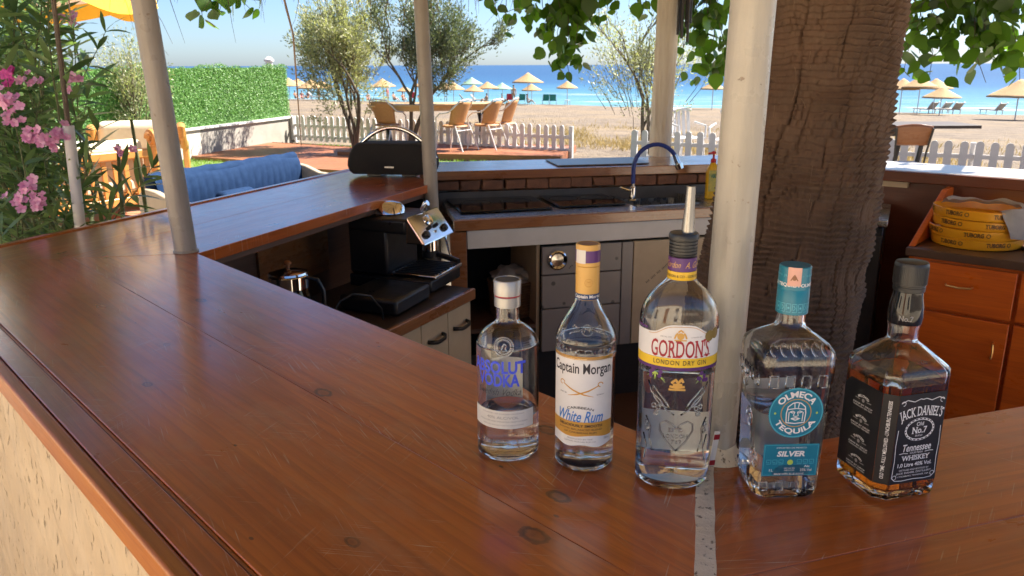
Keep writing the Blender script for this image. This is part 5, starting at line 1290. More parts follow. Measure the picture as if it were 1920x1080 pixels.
mapped('lettering', text_geo('OLD TIME - FULLY MELLOWED - LYNCHBURG TENNESSEE', .100, .0042, bold=.01), lambda x, y, d: cham(-y, .080+x, .0004) if False else cham(y*-1, .081-x*-1, .0004), 'ink_white', lbC)
for i, s_ in enumerate(('MELLOWED', 'MATURED', 'TASTED', 'ENJOYED')):
    zc = .122-.0265*i
    TF(s_, .020, .0032, .002, zc, side, lbS, bold=.02, ac=.018)
    TF('DROP BY DROP', .034, .0020, .002, zc-.0115, side, lbS); TF('THROUGH TEN FEET', .034, .0016, .002, zc-.0145, side, lbS)
    mapped('ornament', join(disc(.002, zc-.0055, .0024, .0004, 12), stroke([(-.012, zc-.005), (-.004, zc-.0055)], .0010, .0004), stroke([(.008, zc-.0055), (.016, zc-.005)], .0010, .0004)), side, 'ink_grey', lbS)
# amber seen at the base is the drink itself; paper strip leaning behind the gin
ps = thing('paper_stick', 'white paper stick with red print leaning at the foot of the white post', 'paper stick', (.262, .945, CT+.001), R(10))
obj('wrapper', MB().box((0, 0, .028), (.0075, .002, .056), Matrix.Rotation(R(12), 3, 'X')), 'paper_white', ps, bevel=.0006)
for z_ in (.047, .006):
    obj('red_print', MB().box((0, -.0012+(.028-z_)*.21, z_), (.0076, .0006, .008), Matrix.Rotation(R(12), 3, 'X')), 'ink_red', ps, smooth=0)
# lettering on the trays
for i, (o, r_) in enumerate(TRAYS):
    for q in range(6):
        an = -o.rotation_euler.z+R(-28)+R(60)*(q-2)+R([22, -4, 18, 26][i])
        mapped('lettering', text_geo('TUBORG', .075, .018, bold=.03, serif=True), cyl(r_+.0028, an, .026), 'tray_print', o)
        mapped('emblem', disc(.055, 0, .009, 0, 16, .006), cyl(r_+.0028, an, .026), 'tray_print', o)
mapped('lettering', text_geo('ABC', .030, .022, bold=.03), lambda x, y, d: (x, -.0273, .118+y), 'teal_ink' if 'teal_ink' in M else pm('teal_ink', (.02, .16, .12), None, 5, .5).m, sp)
# thin transfer-film print on the sink doors
def film(s_, x_, z_, ang, w_):
    c_, q_ = math.cos(ang), math.sin(ang)
    mapped('lettering', text_geo(s_, w_, w_*.05), lambda x, y, d: (x_+x*c_-y*q_, .0043, z_+x*q_+y*c_), 'ink_dark', SU)
film('lil illl lil ililll lil illil', 1.02, .66, R(38), .22); film('ill lill ilil lill', .60, .74, R(38), .16); film('lill ilil ill lilil', 1.42, .5, R(38), .2)
# ================================================================ FURNITURE OUTSIDE
# ---- blue sofa
s0, s1 = PZ(268, 332, .76), PZ(541, 290, .76)
dv = (s1-s0); sl = dv.to_2d().length; sa = math.atan2(dv.y, dv.x)
SF = thing('sofa', 'blue tufted sofa with beige frame standing just beyond the counter', 'sofa', (s0.x, s0.y, 0), sa)
def tuft(a, b):
    x = sl*a; z = .40+.36*b; f = math.sin(PI*min(1, max(0, b)))**.5
    rib = abs(math.sin(x*PI/.085))**.6*.005
    y = -.10-.05*f-rib*f
    return (x, y, z+.012*math.sin(x*6)*b)
br = obj('backrest', MB().grid(160, 14, tuft), 'sofa_blue', SF, smooth=180)
obj('back_roll', MB().tube([(x_*sl/20, -.055, .735+.006*math.sin(x_*2)) for x_ in range(21)], .055, 12), 'sofa_blue', br)
obj('back_panel', MB().b2((0, -.10, .2), (sl, .0, .735)), 'sofa_blue', SF, bevel=.02)
def seat(x0, x1):
    return obj('seat_cushion', MB().b2((x0, -.72, .30), (x1, -.13, .45)), 'sofa_blue', SF, bevel=.05, seg=4)
seat(.03, sl/2-.01); seat(sl/2+.01, sl-.03)
obj('seat_base', MB().b2((0, -.70, .14), (sl, -.02, .295)), 'sofa_frame', SF, bevel=.01)
def armprof(x):
    mb = MB(); pr = [(.0, .12), (.0, .62), (-.06, .68), (-.18, .66), (-.34, .60), (-.60, .58), (-.72, .54), (-.74, .46), (-.70, .12)]
    n = len(pr); mb.add([(x, y, z) for y, z in pr]+[(x+.07, y, z) for y, z in pr], [tuple(range(n)), tuple(range(2*n-1, n-1, -1))]+[(i, n+i, n+(i+1) % n, (i+1) % n) for i in range(n)]); return mb
for x_ in (-.075, sl+.005): obj('arm', armprof(x_), 'sofa_frame', SF, bevel=.012)
for x_ in (.05, sl-.05):
    for y_ in (-.66, -.06): obj('leg', MB().lathe([(.02, 0), (.028, .02), (.03, .139)], 12), 'sofa_frame', SF, (x_, y_, 0))
tag(obj('scatter_cushion', MB().b2((-.2, -.07, -.07), (.2, .07, .07)), 'sofa_blue', loc=SF.matrix_basis @ Vector((.62, -.36, .53)), rot=(0, 0, sa), bevel=.055, seg=4), 'plump darker blue cushion lying on the blue sofa seat', 'cushion')
# ---- wooden slatted bench with cream cushions
n0, n1 = Vector((-4.72, 7.55, 0)), Vector((-3.92, 8.75, 0))
bd = n1-n0; bl = bd.to_2d().length; ba = math.atan2(bd.y, bd.x)
BN = thing('wooden_bench', 'yellow wooden bench with slatted side and thick cream cushions on the terrace', 'bench', n0, ba)
obj('bottom_rail', MB().b2((0, -.03, .18), (bl, .03, .27)), 'orange_wood', BN, bevel=.012)
obj('top_rail', MB().b2((-.02, -.04, .66), (bl+.02, .05, .76)), 'orange_wood', BN, bevel=.018)
ns = 12
for i in range(ns): obj('slat', MB().b2((.05+i*(bl-.1)/(ns-1)-.026, -.012, .272), (.05+i*(bl-.1)/(ns-1)+.026, .012, .658)), 'orange_wood', BN, bevel=.004)
obj('back_cushion', MB().b2((.02, .055, .36), (bl-.02, .22, .86)), 'cushion_cream', BN, bevel=.075, seg=4)
obj('seat_cushion', MB().b2((.02, .05, .30), (bl-.02, .72, .46)), 'cushion_cream', BN, bevel=.05, seg=4)
obj('seat_frame', MB().b2((0, .03, .20), (bl, .74, .298)), 'orange_wood', BN, bevel=.01)
for x_ in (-.035, bl+.035):
    lg = MB().tube([(x_, 0, 0), (x_, -.01, .12), (x_, .0, .30), (x_, -.02, .62), (x_, -.04, .80)], [.045, .04, .05, .045, .04], 10); obj('leg', lg, 'orange_wood', BN)
    obj('leg', MB().tube([(x_, .76, 0), (x_, .74, .3), (x_, .74, .62)], [.04, .045, .04], 10), 'orange_wood', BN)
    sc = [(x_, -.10+.16*0, .80)]
    pts = [(x_, -.02+.085*math.cos(q)*(1-q/12), .86+.085*math.sin(q)*(1-q/12)) for q in [k*.45 for k in range(20)]]
    obj('scroll', MB().tube(pts, .032, 8, flat=1.4), 'orange_wood', BN)
    obj('arm_rest', MB().b2((x_-.035, .06, .625), (x_+.035, .80, .68)), 'orange_wood', BN, bevel=.015)
BC = thing('armchair', 'cream upholstered armchair with scrolled yellow wood arm behind the slatted bench', 'armchair', (-4.25, 9.25, 0), R(20))
def cback(a, b):
    an = PI*a; return (-.42*math.cos(an), .0+.10*math.sin(an)+(.06 if b < .5 else -.06)*0, .45+.62*b+.05*math.sin(an)*b)
obj('backrest', MB().b2((-.42, -.10, .40), (.42, .10, 1.02)), 'cushion_cream', BC, bevel=.09, seg=5)
obj('seat_cushion', MB().b2((-.40, .11, .30), (.40, .70, .48)), 'cushion_cream', BC, bevel=.05, seg=4)
obj('frame', MB().b2((-.42, -.08, .16), (.42, .72, .295)), 'orange_wood', BC, bevel=.012)
for s_ in (-1, 1):
    obj('arm', MB().tube([(s_*.46, .70, .0), (s_*.46, .70, .62), (s_*.46, .60, .70), (s_*.46, .1, .72), (s_*.46, -.05, .86), (s_*.46, -.12, .95), (s_*.46, -.20, .93), (s_*.46, -.19, .85), (s_*.46, -.13, .87)], [.04, .04, .05, .05, .05, .05, .045, .04, .03], 10), 'orange_wood', BC)
    obj('leg', MB().tube([(s_*.40, -.05, 0), (s_*.40, -.05, .16)], [.03, .04], 10), 'orange_wood', BC)
# leaning white pole in the oleander and the post stake
pa, pb = PZ(150, 425, .9), None
po = thing('garden_pole', 'slim white pole standing among the pink oleander flowers', 'pole', (-1.68, 3.02, 0))
tp = PY(128, 235, 3.02)-Vector((-1.68, 3.02, 0)); bt = PY(150, 420, 3.02)-Vector((-1.68, 3.02, 0))
dirp = (tp-bt); low = bt-dirp*((bt.z)/dirp.z)
obj('pipe', MB().tube([low, bt, tp], .020, 14), 'fence_white', po)
obj('wooden_stake', MB().tube([tp, tp+dirp*1.8], [.010, .008], 8), 'bark', po)
tg = thing('tree_stake', 'short square wooden stake beside the wispy sapling', 'stake', (-5.55, 12.7, 0))
obj('stake', MB().b2((-.06, -.06, 0), (.06, .06, .62)), 'plaster', tg, bevel=.01)
# ---- table and rattan chairs on the deck
TB = thing('wooden_table', 'long pale wooden table among the rattan chairs on the deck', 'table', (-1.45, 15.6, .12), R(14)); TB.scale = (1.25, 1, 1.08)
for k in range(5): obj('table_plank', MB().b2((-1.0, -.42+k*.17, .70), (1.0, -.42+k*.17+.164, .735)), 'table_wood', TB, bevel=.004)
obj('apron', MB().b2((-.9, -.36, .62), (.9, .36, .698)), 'table_wood', TB, smooth=0)
for x_ in (-.72, .72):
    for s_ in (-1, 1): obj('leg', MB().tube([(x_, s_*.34, 0), (x_, -s_*.30, .62)], .035, 6), 'dark_metal', TB)
def rattan(label, x, y, rz):
    c = thing('rattan_chair', label, 'chair', (x, y, .122), rz, 'rattan chairs round the deck table')
    def bk(a, b):
        an = R(-62)+R(124)*a; rr_ = .25+.05*b
        return (rr_*math.sin(an), .10-rr_*math.cos(an)-.09*b, .46+.40*b-.05*abs(2*a-1)**2*b)
    o = obj('backrest', MB().grid(14, 8, bk), 'rattan', c, smooth=180); sm = o.modifiers.new('thick', 'SOLIDIFY'); sm.thickness = .02
    obj('seat', MB().lathe([(.0, .415), (.22, .415), (.235, .43), (.22, .447), (.0, .45)], 20), 'rattan', c)
    for s_ in (-1, 1):
        obj('leg', MB().tube([(s_*.22, -.16, .44), (s_*.25, -.34, 0)], .014, 8), 'fence_white', c)
        obj('leg', MB().tube([(s_*.20, .20, .44), (s_*.23, .28, 0)], .014, 8), 'fence_white', c)
        obj('arm', MB().tube([(s_*.23, .26, .10), (s_*.25, .24, .58), (s_*.27, .14, .655), (s_*.28, -.06, .68), (s_*.26, -.18, .78), (s_*.18, -.25, .88), (0, -.29, .90)], .014, 8), 'fence_white', c)
    obj('stretcher', MB().tube([(-.21, -.2, .36), (.21, -.2, .36)], .010, 6), 'fence_white', c)
    return c
rattan('rattan chair with white legs tucked in at the seaward end of the deck table', -1.02, 14.72, R(58))
rattan('rattan chair with white legs, neighbour of the one by the fence corner', -.46, 15.02, R(62))
rattan('rattan chair standing on the fence side of the deck table', -.15, 15.45, R(75))
rattan('rattan chair on the tree side of the deck table', -2.30, 15.1, R(-30))
# ---- dark table and wooden chair behind counter E
DT = thing('dark_table', 'dark thin topped table beyond the sunlit counter, in front of the picket fence', 'table', (4.98, 10.05, 0), R(0))
zt = .90
obj('table_top', MB().b2((-1.3, -.35, zt-.04), (.63, .35, zt)), pm('dark_wood', (.05, .032, .025), (.035, .024, .02), 9, .6).m, DT, bevel=.004)
obj('apron', MB().b2((-1.2, -.29, zt-.13), (-.05, .29, zt-.042)), 'dark_metal', DT, smooth=0)
for x_ in (-1.1, .0):
    for y_ in (-.28, .28): obj('leg', MB().tube([(x_, y_, zt-.042), (x_-.12*(1 if x_ > -1 else 0), y_, 0)], .028, 8), 'dark_metal', DT)
WCH = thing('wooden_chair', 'black framed chair with curved brown wooden back at the dark table', 'chair', (4.62, 9.35, 0), R(-4))
def wb(a, b):
    an = R(-38)+R(76)*a; return (.30*math.sin(an)*(1+.12*b), -.02+.10*(1-math.cos(an))-.0-.05*b, .70+.21*b+.035*math.cos(an*2.0)*b)
o = obj('backrest', MB().grid(16, 6, wb), 'chair_wood', WCH, smooth=180); sm = o.modifiers.new('thick', 'SOLIDIFY'); sm.thickness = .014
obj('seat', MB().prism([(-.20, .0), (.20, .0), (.22, .40), (-.22, .40)], .45, .475), 'canopy_white', WCH, bevel=.008)
for s_ in (-1, 1):
    obj('leg', MB().tube([(s_*.17, -.08, 0), (s_*.165, .0, .45), (s_*.175, -.01, .62), (s_*.205, -.06, .90)], .012, 8), 'dark_metal', WCH)
    obj('leg', MB().tube([(s_*.20, .40, 0), (s_*.19, .37, .45)], .012, 8), 'dark_metal', WCH)
obj('seat_frame', MB().tube([(-.17, .0, .44), (.17, .0, .44), (.2, .38, .44), (-.2, .38, .44), (-.17, 0, .44)], .011, 8), 'dark_metal', WCH)
# white plastic chairs by the right fence
def plastic(label, x, y, rz):
    c = thing('plastic_chair', label, 'chair', (x, y, 0), rz, 'white plastic chairs by the fence')
    def bk(a, b): an = R(-55)+R(110)*a; return (.25*math.sin(an), -.22*math.cos(an)+.02-.08*b, .42+.42*b+.05*math.cos(an)*b)
    for k in range(5):
        mb = MB(); a0 = .08+k*.18; mb.grid(4, 6, lambda a, b: bk(a0+a*.12, b)); o = obj('back_slat', mb, 'fence_white', c, smooth=180); o.modifiers.new('t', 'SOLIDIFY').thickness = .008
    mb = MB(); mb.grid(14, 2, lambda a, b: bk(a, .92+.10*b)); o = obj('top_rail', mb, 'fence_white', c, smooth=180); o.modifiers.new('t', 'SOLIDIFY').thickness = .02
    obj('seat', MB().prism([(-.22, -.2), (.22, -.2), (.24, .24), (-.24, .24)], .41, .43), 'fence_white', c, bevel=.008)
    for x_ in (-.2, .2):
        for y_ in (-.18, .22): obj('leg', MB().tube([(x_, y_, .41), (x_*1.15, y_*1.15, 0)], [.022, .016], 8), 'fence_white', c)
        obj('arm', MB().tube([(x_*1.2, .22, .42), (x_*1.3, .2, .62), (x_*1.3, -.15, .66)], .018, 8), 'fence_white', c)
plastic('white plastic chair beyond the fence, nearest the thick white post', 3.55, 13.3, R(150))
plastic('white plastic chair beyond the fence, close to the log post', 2.95, 13.75, R(200))

# ---------------------------------------------------------------- yellow and white parasol (upper left)
pp = PY(-6, -34, 6.2)
PR = thing('garden_parasol', 'large white parasol with yellow valance above the oleander', 'parasol', (pp.x-.75, pp.y+.3, 0))
zr_ = pp.z-.10; n = 8
for k in range(n):
    a0, a1 = 2*PI*k/n+.35, 2*PI*(k+1)/n+.35; Rp = 1.62
    def pan(a, b):
        an = a0+(a1-a0)*a; rr_ = Rp*b*(math.cos((a1-a0)/2)/math.cos(an-(a0+a1)/2)); return (rr_*math.cos(an), rr_*math.sin(an), zr_+.10+.62*(1-b)-.05*math.sin(PI*a)*b)
    obj('canopy_panel', MB().grid(8, 8, pan), 'canopy_white', PR, smooth=180)
    def val(a, b):
        p = pan(a, 1.0); return (p[0]*(1.002+.01*b), p[1]*(1.002+.01*b), p[2]-.13*b-.03*math.sin(PI*a)*b)
    obj('valance', MB().grid(8, 2, val), 'canopy_yellow', PR, smooth=180)
    obj('rib', MB().tube([(0, 0, zr_+.70), (Rp*math.cos(a0), Rp*math.sin(a0), zr_+.085)], .008, 6), 'dark_metal', PR)
obj('pole', MB().tube([(0, 0, 0), (0, 0, zr_+.78)], .025, 12), 'dark_metal', PR)

# ================================================================ BEACH
def umbrella(label, px, peak_y, hw, y, m='straw', tilt=0.0, hgt=None):
    pk = PY(px, peak_y, y); gz = ground_z(pk.x, y); H = pk.z-gz; Rr = hw*y/1557*1.18
    u_ = thing('beach_umbrella', label, 'beach umbrella', (pk.x, y, gz), rnd.uniform(0, 3), 'straw umbrellas along the beach')
    sd_ = rnd.uniform(0, 99)
    def fn(a, b):
        an = 2*PI*a; rr_ = Rr*(b*.98+.02)*(1+.05*mnoise.noise(Vector((math.cos(an)*4, math.sin(an)*4, sd_+b)))*b)
        return (rr_*math.cos(an), rr_*math.sin(an), H-.05-Rr*.60*b**.9+.02*mnoise.noise(Vector((math.cos(an)*6, math.sin(an)*6, sd_)))*b)
    cpy = obj('canopy', MB().grid(36, 8, fn), m, u_, (0, 0, 0), (tilt, tilt*.5, 0), smooth=180)
    cpy.modifiers.new('t', 'SOLIDIFY').thickness = .05
    obj('pole', MB().tube([(0, 0, -.1), (0, 0, H)], .03, 8), 'fence_white', u_)
    obj('tip', MB().lathe([(.05, H-.09), (.03, H-.02), (.0, H+.02)], 8), m, u_)
    return u_
U = [  # px, peak row, half width px, distance, material, label
    (541, 146, 19, 84, 'straw', 'straw beach umbrella half hidden by the end of the hedge'),
    (557, 147, 15, 88, 'straw', 'smaller straw beach umbrella right next to the hedge end'),
    (583, 148, 24, 82, 'straw', 'wide straw beach umbrella over the seated group near the hedge'),
    (604, 151, 18, 85, 'straw', 'straw beach umbrella at the edge of the big olive crown'),
    (718, 147, 21, 79, 'straw', 'straw beach umbrella showing between the two olive trees'),
    (758, 161, 13, 82, 'straw', 'small pale straw umbrella above the red beach chairs'),
    (790, 152, 14, 80, 'straw', 'straw umbrella partly behind the slim pipe post'),
    (833, 153, 18, 77, 'straw', 'straw umbrella touching its twin, beside the leaning olive trunk'),
    (850, 154, 18, 76, 'straw', 'straw umbrella overlapping its twin, on the open water side'),
    (886, 145, 17, 82, 'straw_green', 'green beach umbrella below the tip of the dark olive crown'),
    (888, 159, 16, 74, 'straw', 'low straw umbrella with white loungers under it'),
    (915, 153, 18, 76, 'straw', 'straw umbrella between the two green umbrellas'),
    (942, 155, 16, 80, 'straw_green', 'green beach umbrella beside the standing bather'),
    (990, 136, 25, 72, 'straw', 'large straw umbrella rising highest over the water'),
    (997, 157, 16, 77, 'straw', 'small straw umbrella below the large one'),
    (1064, 152, 17, 73, 'straw', 'straw umbrella under the hanging leaf cluster'),
    (1338, 152, 20, 62, 'straw', 'straw umbrella half hidden by the thick white post'),
    (1694, 147, 26, 58, 'straw', 'straw umbrella cut off by the palm trunk'),
    (1728, 143, 27, 57, 'straw', 'straw umbrella with steep side beside the palm trunk'),
    (1757, 147, 26, 60, 'straw', 'straw umbrella standing behind the lowest one near the loungers'),
    (1768, 162, 28, 54, 'straw', 'lowest straw umbrella above the loungers beside the palm trunk'),
    (1915, 148, 46, 44, 'straw', 'big straw umbrella beyond the dark table, nearest of the beach row')]
for (px, pk, hw, y, m, lab) in U: umbrella(lab, px, pk, hw, y, m, rnd.uniform(-.05, .05))

# ---- bathers: one skinned body each, swimwear as children
def person(label, px, foot_y, h_px, pose='stand', cloth='navy', face=0.0):
    # distance from where the feet meet the sand
    best = None
    for k in range(400):
        y = 40+k*.15; p = PY(px, foot_y, y); e = abs(p.z-ground_z(p.x, y))
        if best is None or e < best[0]: best = (e, p, y)
    p = best[1]; y = best[2]
    S = h_px*y/1557*1.02 if pose == 'stand' else 1.68
    S = max(1.45, min(1.85, S))
    o = thing('person', label, 'person', (p.x, y, ground_z(p.x, y)), face, 'bathers on the beach')
    if pose == 'stand':
        J = dict(pel=(0, 0, .52), bel=(0, 0, .60), che=(0, .0, .72), nec=(0, 0, .83), hed=(0, -.005, .87), top=(0, 0, .955),
                 shl=(-.10, 0, .80), ell=(-.13, .02, .63), wrl=(-.12, -.05, .49), hal=(-.12, -.07, .44), shr=(.10, 0, .80), elr=(.14, .01, .63), wrr=(.13, -.04, .49), har=(.13, -.05, .44),
                 hil=(-.055, 0, .49), knl=(-.06, -.01, .27), anl=(-.06, .02, .04), tol=(-.065, -.06, .015), hir=(.055, 0, .49), knr=(.065, -.03, .27), anr=(.07, .0, .04), tor=(.075, -.08, .015))
    else:
        J = dict(pel=(0, 0, .10), bel=(0, .03, .17), che=(0, .05, .30), nec=(0, .06, .41), hed=(0, .05, .45), top=(0, .05, .535),
                 shl=(-.10, .05, .38), ell=(-.13, -.02, .26), wrl=(-.10, -.14, .24), hal=(-.09, -.18, .24), shr=(.10, .05, .38), elr=(.14, .05, .24), wrr=(.13, .0, .12), har=(.13, .0, .07),
                 hil=(-.055, -.03, .09), knl=(-.07, -.22, .24), anl=(-.06, -.36, .05), tol=(-.065, -.43, .02), hir=(.055, -.03, .09), knr=(.075, -.24, .20), anr=(.07, -.40, .04), tor=(.075, -.47, .02))
    rad = dict(pel=.075, bel=.066, che=.08, nec=.032, hed=.045, top=.048, shl=.036, ell=.026, wrl=.019, hal=.022, shr=.036, elr=.026, wrr=.019, har=.022, hil=.055, knl=.036, anl=.024, tol=.024, hir=.055, knr=.036, anr=.024, tor=.024)
    E_l = [('pel', 'bel'), ('bel', 'che'), ('che', 'nec'), ('nec', 'hed'), ('hed', 'top'), ('che', 'shl'), ('shl', 'ell'), ('ell', 'wrl'), ('wrl', 'hal'), ('che', 'shr'), ('shr', 'elr'), ('elr', 'wrr'), ('wrr', 'har'),
           ('pel', 'hil'), ('hil', 'knl'), ('knl', 'anl'), ('anl', 'tol'), ('pel', 'hir'), ('hir', 'knr'), ('knr', 'anr'), ('anr', 'tor')]
    def skin(nm, keys, edges, grow, m, parent):
        idx = {k: i for i, k in enumerate(keys)}; me = bpy.data.meshes.new(nm)
        me.from_pydata([Vector(J[k])*S for k in keys], [(idx[a], idx[b]) for a, b in edges], []); me.materials.append(M[m])
        ob = bpy.data.objects.new(nm, me); link(ob, parent)
        ob.modifiers.new('skin', 'SKIN'); ob.modifiers.new('sub', 'SUBSURF').levels = 1; ob.modifiers['sub'].render_levels = 1
        lay = me.skin_vertices[0].data if len(me.skin_vertices) else None
        if lay is None:
            bmm = bmesh.new(); bmm.from_mesh(me); bmm.verts.layers.skin.verify(); bmm.to_mesh(me); bmm.free(); lay = me.skin_vertices[0].data
        for k, i in idx.items(): lay[i].radius = (rad[k]*S*grow,)*2
        lay[0].use_root = True; return ob
    skin('body', list(J), E_l, 1.0, 'skin', o)
    skin('swimwear', ['pel', 'bel', 'hil', 'hir'] if cloth != 'pink' else ['pel', 'bel', 'che', 'hil', 'hir'], [('pel', 'bel'), ('pel', 'hil'), ('pel', 'hir')]+([('bel', 'che')] if cloth == 'pink' else []), 1.10, 'cloth_'+cloth, o)
    hp_ = Vector(J['top'])*S
    obj('hair', MB().lathe([(.0, .055*S), (.035*S, .048*S), (.053*S, .02*S), (.052*S, -.01*S), (.045*S, -.02*S)], 12, caps=False), 'hair', o, hp_+Vector((0, .01*S, -.015*S)))
    return o
person('bather standing with bare shoulders beside the red beach chair', 963, 190, 34, 'stand', 'navy', R(20))
person('bather standing in pink swimwear between the olive trees', 727, 187, 27, 'stand', 'pink', R(60))
person('bather standing in dark shorts at the waterline near the hedge umbrellas', 598, 180, 22, 'stand', 'black', R(150))
for lab, px, fy, cl, fc in (('seated bather in navy under the hedge side umbrella', 554, 182, 'navy', 40), ('seated bather in pink under the hedge side umbrella', 566, 184, 'pink', 10), ('seated bather in red beside the pink one', 577, 184, 'red', -30),
                        ('seated bather in dark shorts next to the pink standing bather', 739, 188, 'black', 50), ('seated bather in red shorts on the red chair side', 756, 187, 'red', 30), ('seated bather in pink by the post', 787, 189, 'pink', 20),
                        ('bather sitting on the sand beside the white loungers', 911, 191, 'black', -60), ('bather sitting in teal on the sand near the red beach chair', 943, 191, 'teal', 80), ('dark dressed bather sitting beside the green beach chair', 990, 191, 'black', 100), ('bather sitting low below the big olive crown', 690, 189, 'red', 10)):
    person(lab, px, fy, 18, 'sit', cl, R(fc))
# ---- beach chairs and loungers
def on_sand(px, row):
    best = None
    for k in range(500):
        y = 35+k*.12; p = PY(px, row, y); e = abs(p.z-ground_z(p.x, y))
        if best is None or e < best[0]: best = (e, Vector((p.x, y, ground_z(p.x, y))))
    return best[1]
def beach_chair(label, px, row, m, rz):
    p = on_sand(px, row); c = thing('beach_chair', label, 'beach chair', p, rz, 'folding beach chairs')
    o = obj('back_sling', MB().grid(4, 4, lambda a, b: (-.28+.56*a, .18+.22*b+.03*math.sin(PI*b), .36+.60*b)), m, c, smooth=180); o.modifiers.new('t', 'SOLIDIFY').thickness = .02
    o = obj('seat_sling', MB().grid(4, 4, lambda a, b: (-.28+.56*a, -.28+.46*b, .40-.05*math.sin(PI*b))), m, c, smooth=180); o.modifiers.new('t', 'SOLIDIFY').thickness = .02
    for s_ in (-1, 1):
        obj('leg', MB().tube([(s_*.31, -.30, .40), (s_*.31, .28, 0)], .018, 6), 'steel', c); obj('leg', MB().tube([(s_*.31, .22, .38), (s_*.31, -.28, 0)], .018, 6), 'steel', c)
        obj('frame', MB().tube([(s_*.30, .16, .36), (s_*.30, .41, .98)], .018, 6), 'steel', c); obj('arm', MB().tube([(s_*.32, -.25, .58), (s_*.32, .22, .60)], .022, 6), 'white_paint', c)
for lab, px, row, m in (('red folding beach chair beside the standing bather', 955, 190, 'cloth_red'), ('green folding beach chair next to the dark dressed bather', 978, 190, 'cloth_teal'), ('dark green folding beach chair, first of the empty pair', 1023, 191, 'cloth_teal'),
                        ('dark green folding beach chair, second of the empty pair near the leaf cluster umbrella', 1037, 191, 'cloth_teal'), ('red folding beach chair near the leaning olive trunk', 772, 188, 'cloth_red')):
    beach_chair(lab, px, row, m, R(rnd.uniform(150, 210)))
def lounger(label, px, row, rz):
    p = on_sand(px, row); c = thing('sun_lounger', label, 'sun lounger', p, rz, 'white sun loungers on the sand')
    obj('frame', MB().b2((-.33, -1.0, .26), (-.27, .6, .33)).b2((.27, -1.0, .26), (.33, .6, .33)).b2((-.33, -1.0, .26), (.33, -.94, .33)), 'fence_white', c, smooth=0)
    obj('mattress', MB().b2((-.27, -.94, .30), (.27, .35, .36)), 'grey_plaster', c, bevel=.02)
    obj('backrest', MB().add([(-.30, .36, .33), (.30, .36, .33), (.30, .75, .82), (-.30, .75, .82), (-.30, .42, .30), (.30, .42, .30), (.30, .81, .79), (-.30, .81, .79)], [(0, 1, 2, 3), (7, 6, 5, 4), (0, 4, 5, 1), (1, 5, 6, 2), (2, 6, 7, 3), (3, 7, 4, 0)]), 'grey_plaster', c, smooth=0)
    for s_ in (-1, 1):
        obj('side_rail', MB().tube([(s_*.33, .36, .32), (s_*.33, .80, .86)], .035, 6), 'fence_white', c)
        for y_ in (-.85, .5): obj('leg', MB().tube([(s_*.3, y_, .27), (s_*.3, y_, 0)], .035, 6), 'fence_white', c)
for lab, px, row, rz in (('white sun lounger with grey back, beside the palm trunk', 1736, 212, 200), ('white sun lounger with grey back, middle of the three', 1763, 212, 195), ('white sun lounger seen low, outermost of the three', 1784, 213, 190), ('single white sun lounger with grey back below the leaves', 1862, 214, 200),
                         ('white sun lounger under the low straw umbrella', 876, 190, 100), ('white sun lounger beside the low straw umbrella pole', 897, 190, 80), ('white sun lounger on the sand beside the seated group near the hedge', 592, 186, 95)):
    lounger(lab, px, row, R(rz))
p = on_sand(1064, 191); st = thing('beach_stool', 'small white stool under the umbrella with the leaf cluster', 'stool', p)
obj('seat', MB().lathe([(0, .40), (.26, .40), (.27, .44), (0, .45)], 16), 'fence_white', st)
for k in range(4): obj('leg', MB().tube([(.2*math.cos(k*PI/2), .2*math.sin(k*PI/2), .40), (.25*math.cos(k*PI/2), .25*math.sin(k*PI/2), 0)], .03, 6), 'fence_white', st)
# ================================================================ PLANTS
def grow(rs, p, d, L, r, depth, segs, tips, spread=.5, up=.15, shrink=.72, kids=(2, 3)):
    n = 4; pts = [p.copy()]; rr = [r]
    for i in range(n):
        d = (d+Vector((rs.uniform(-1, 1), rs.uniform(-1, 1), rs.uniform(-.5, .8)))*.13+Vector((0, 0, up*.1))).normalized()
        p = p+d*L/n; pts.append(p.copy()); rr.append(r*(1-.35*(i+1)/n))
    segs.append((pts, rr))
    if depth <= 1:
        tips.append((pts, d)); 
    if depth == 0: return
    for k in range(rs.randint(*kids)):
        nd = (d+Vector((rs.uniform(-1, 1), rs.uniform(-1, 1), rs.uniform(-.6, .9)))*spread).normalized()
        grow(rs, pts[-1] if k == 0 else pts[rs.randint(2, 4)], nd, L*shrink*rs.uniform(.8, 1.15), r*.6, depth-1, segs, tips, spread, up, shrink, kids)
def leafquads(centers, dirs, L, W, rsn):
    n = len(centers); c = np.array(centers); d = np.array(dirs); d = d/np.linalg.norm(d, axis=1)[:, None]
    q = rsn.normal(size=(n, 3)); s = np.cross(d, q); s /= np.linalg.norm(s, axis=1)[:, None]
    l = (rsn.uniform(.7, 1.3, n)*L)[:, None]; w = (rsn.uniform(.7, 1.3, n)*W)[:, None]
    V = np.stack([c, c+d*l*.5+s*w, c+d*l, c+d*l*.5-s*w], 1).reshape(-1, 3)
    return fastmesh('leaves', V, np.arange(n*4).reshape(n, 4))
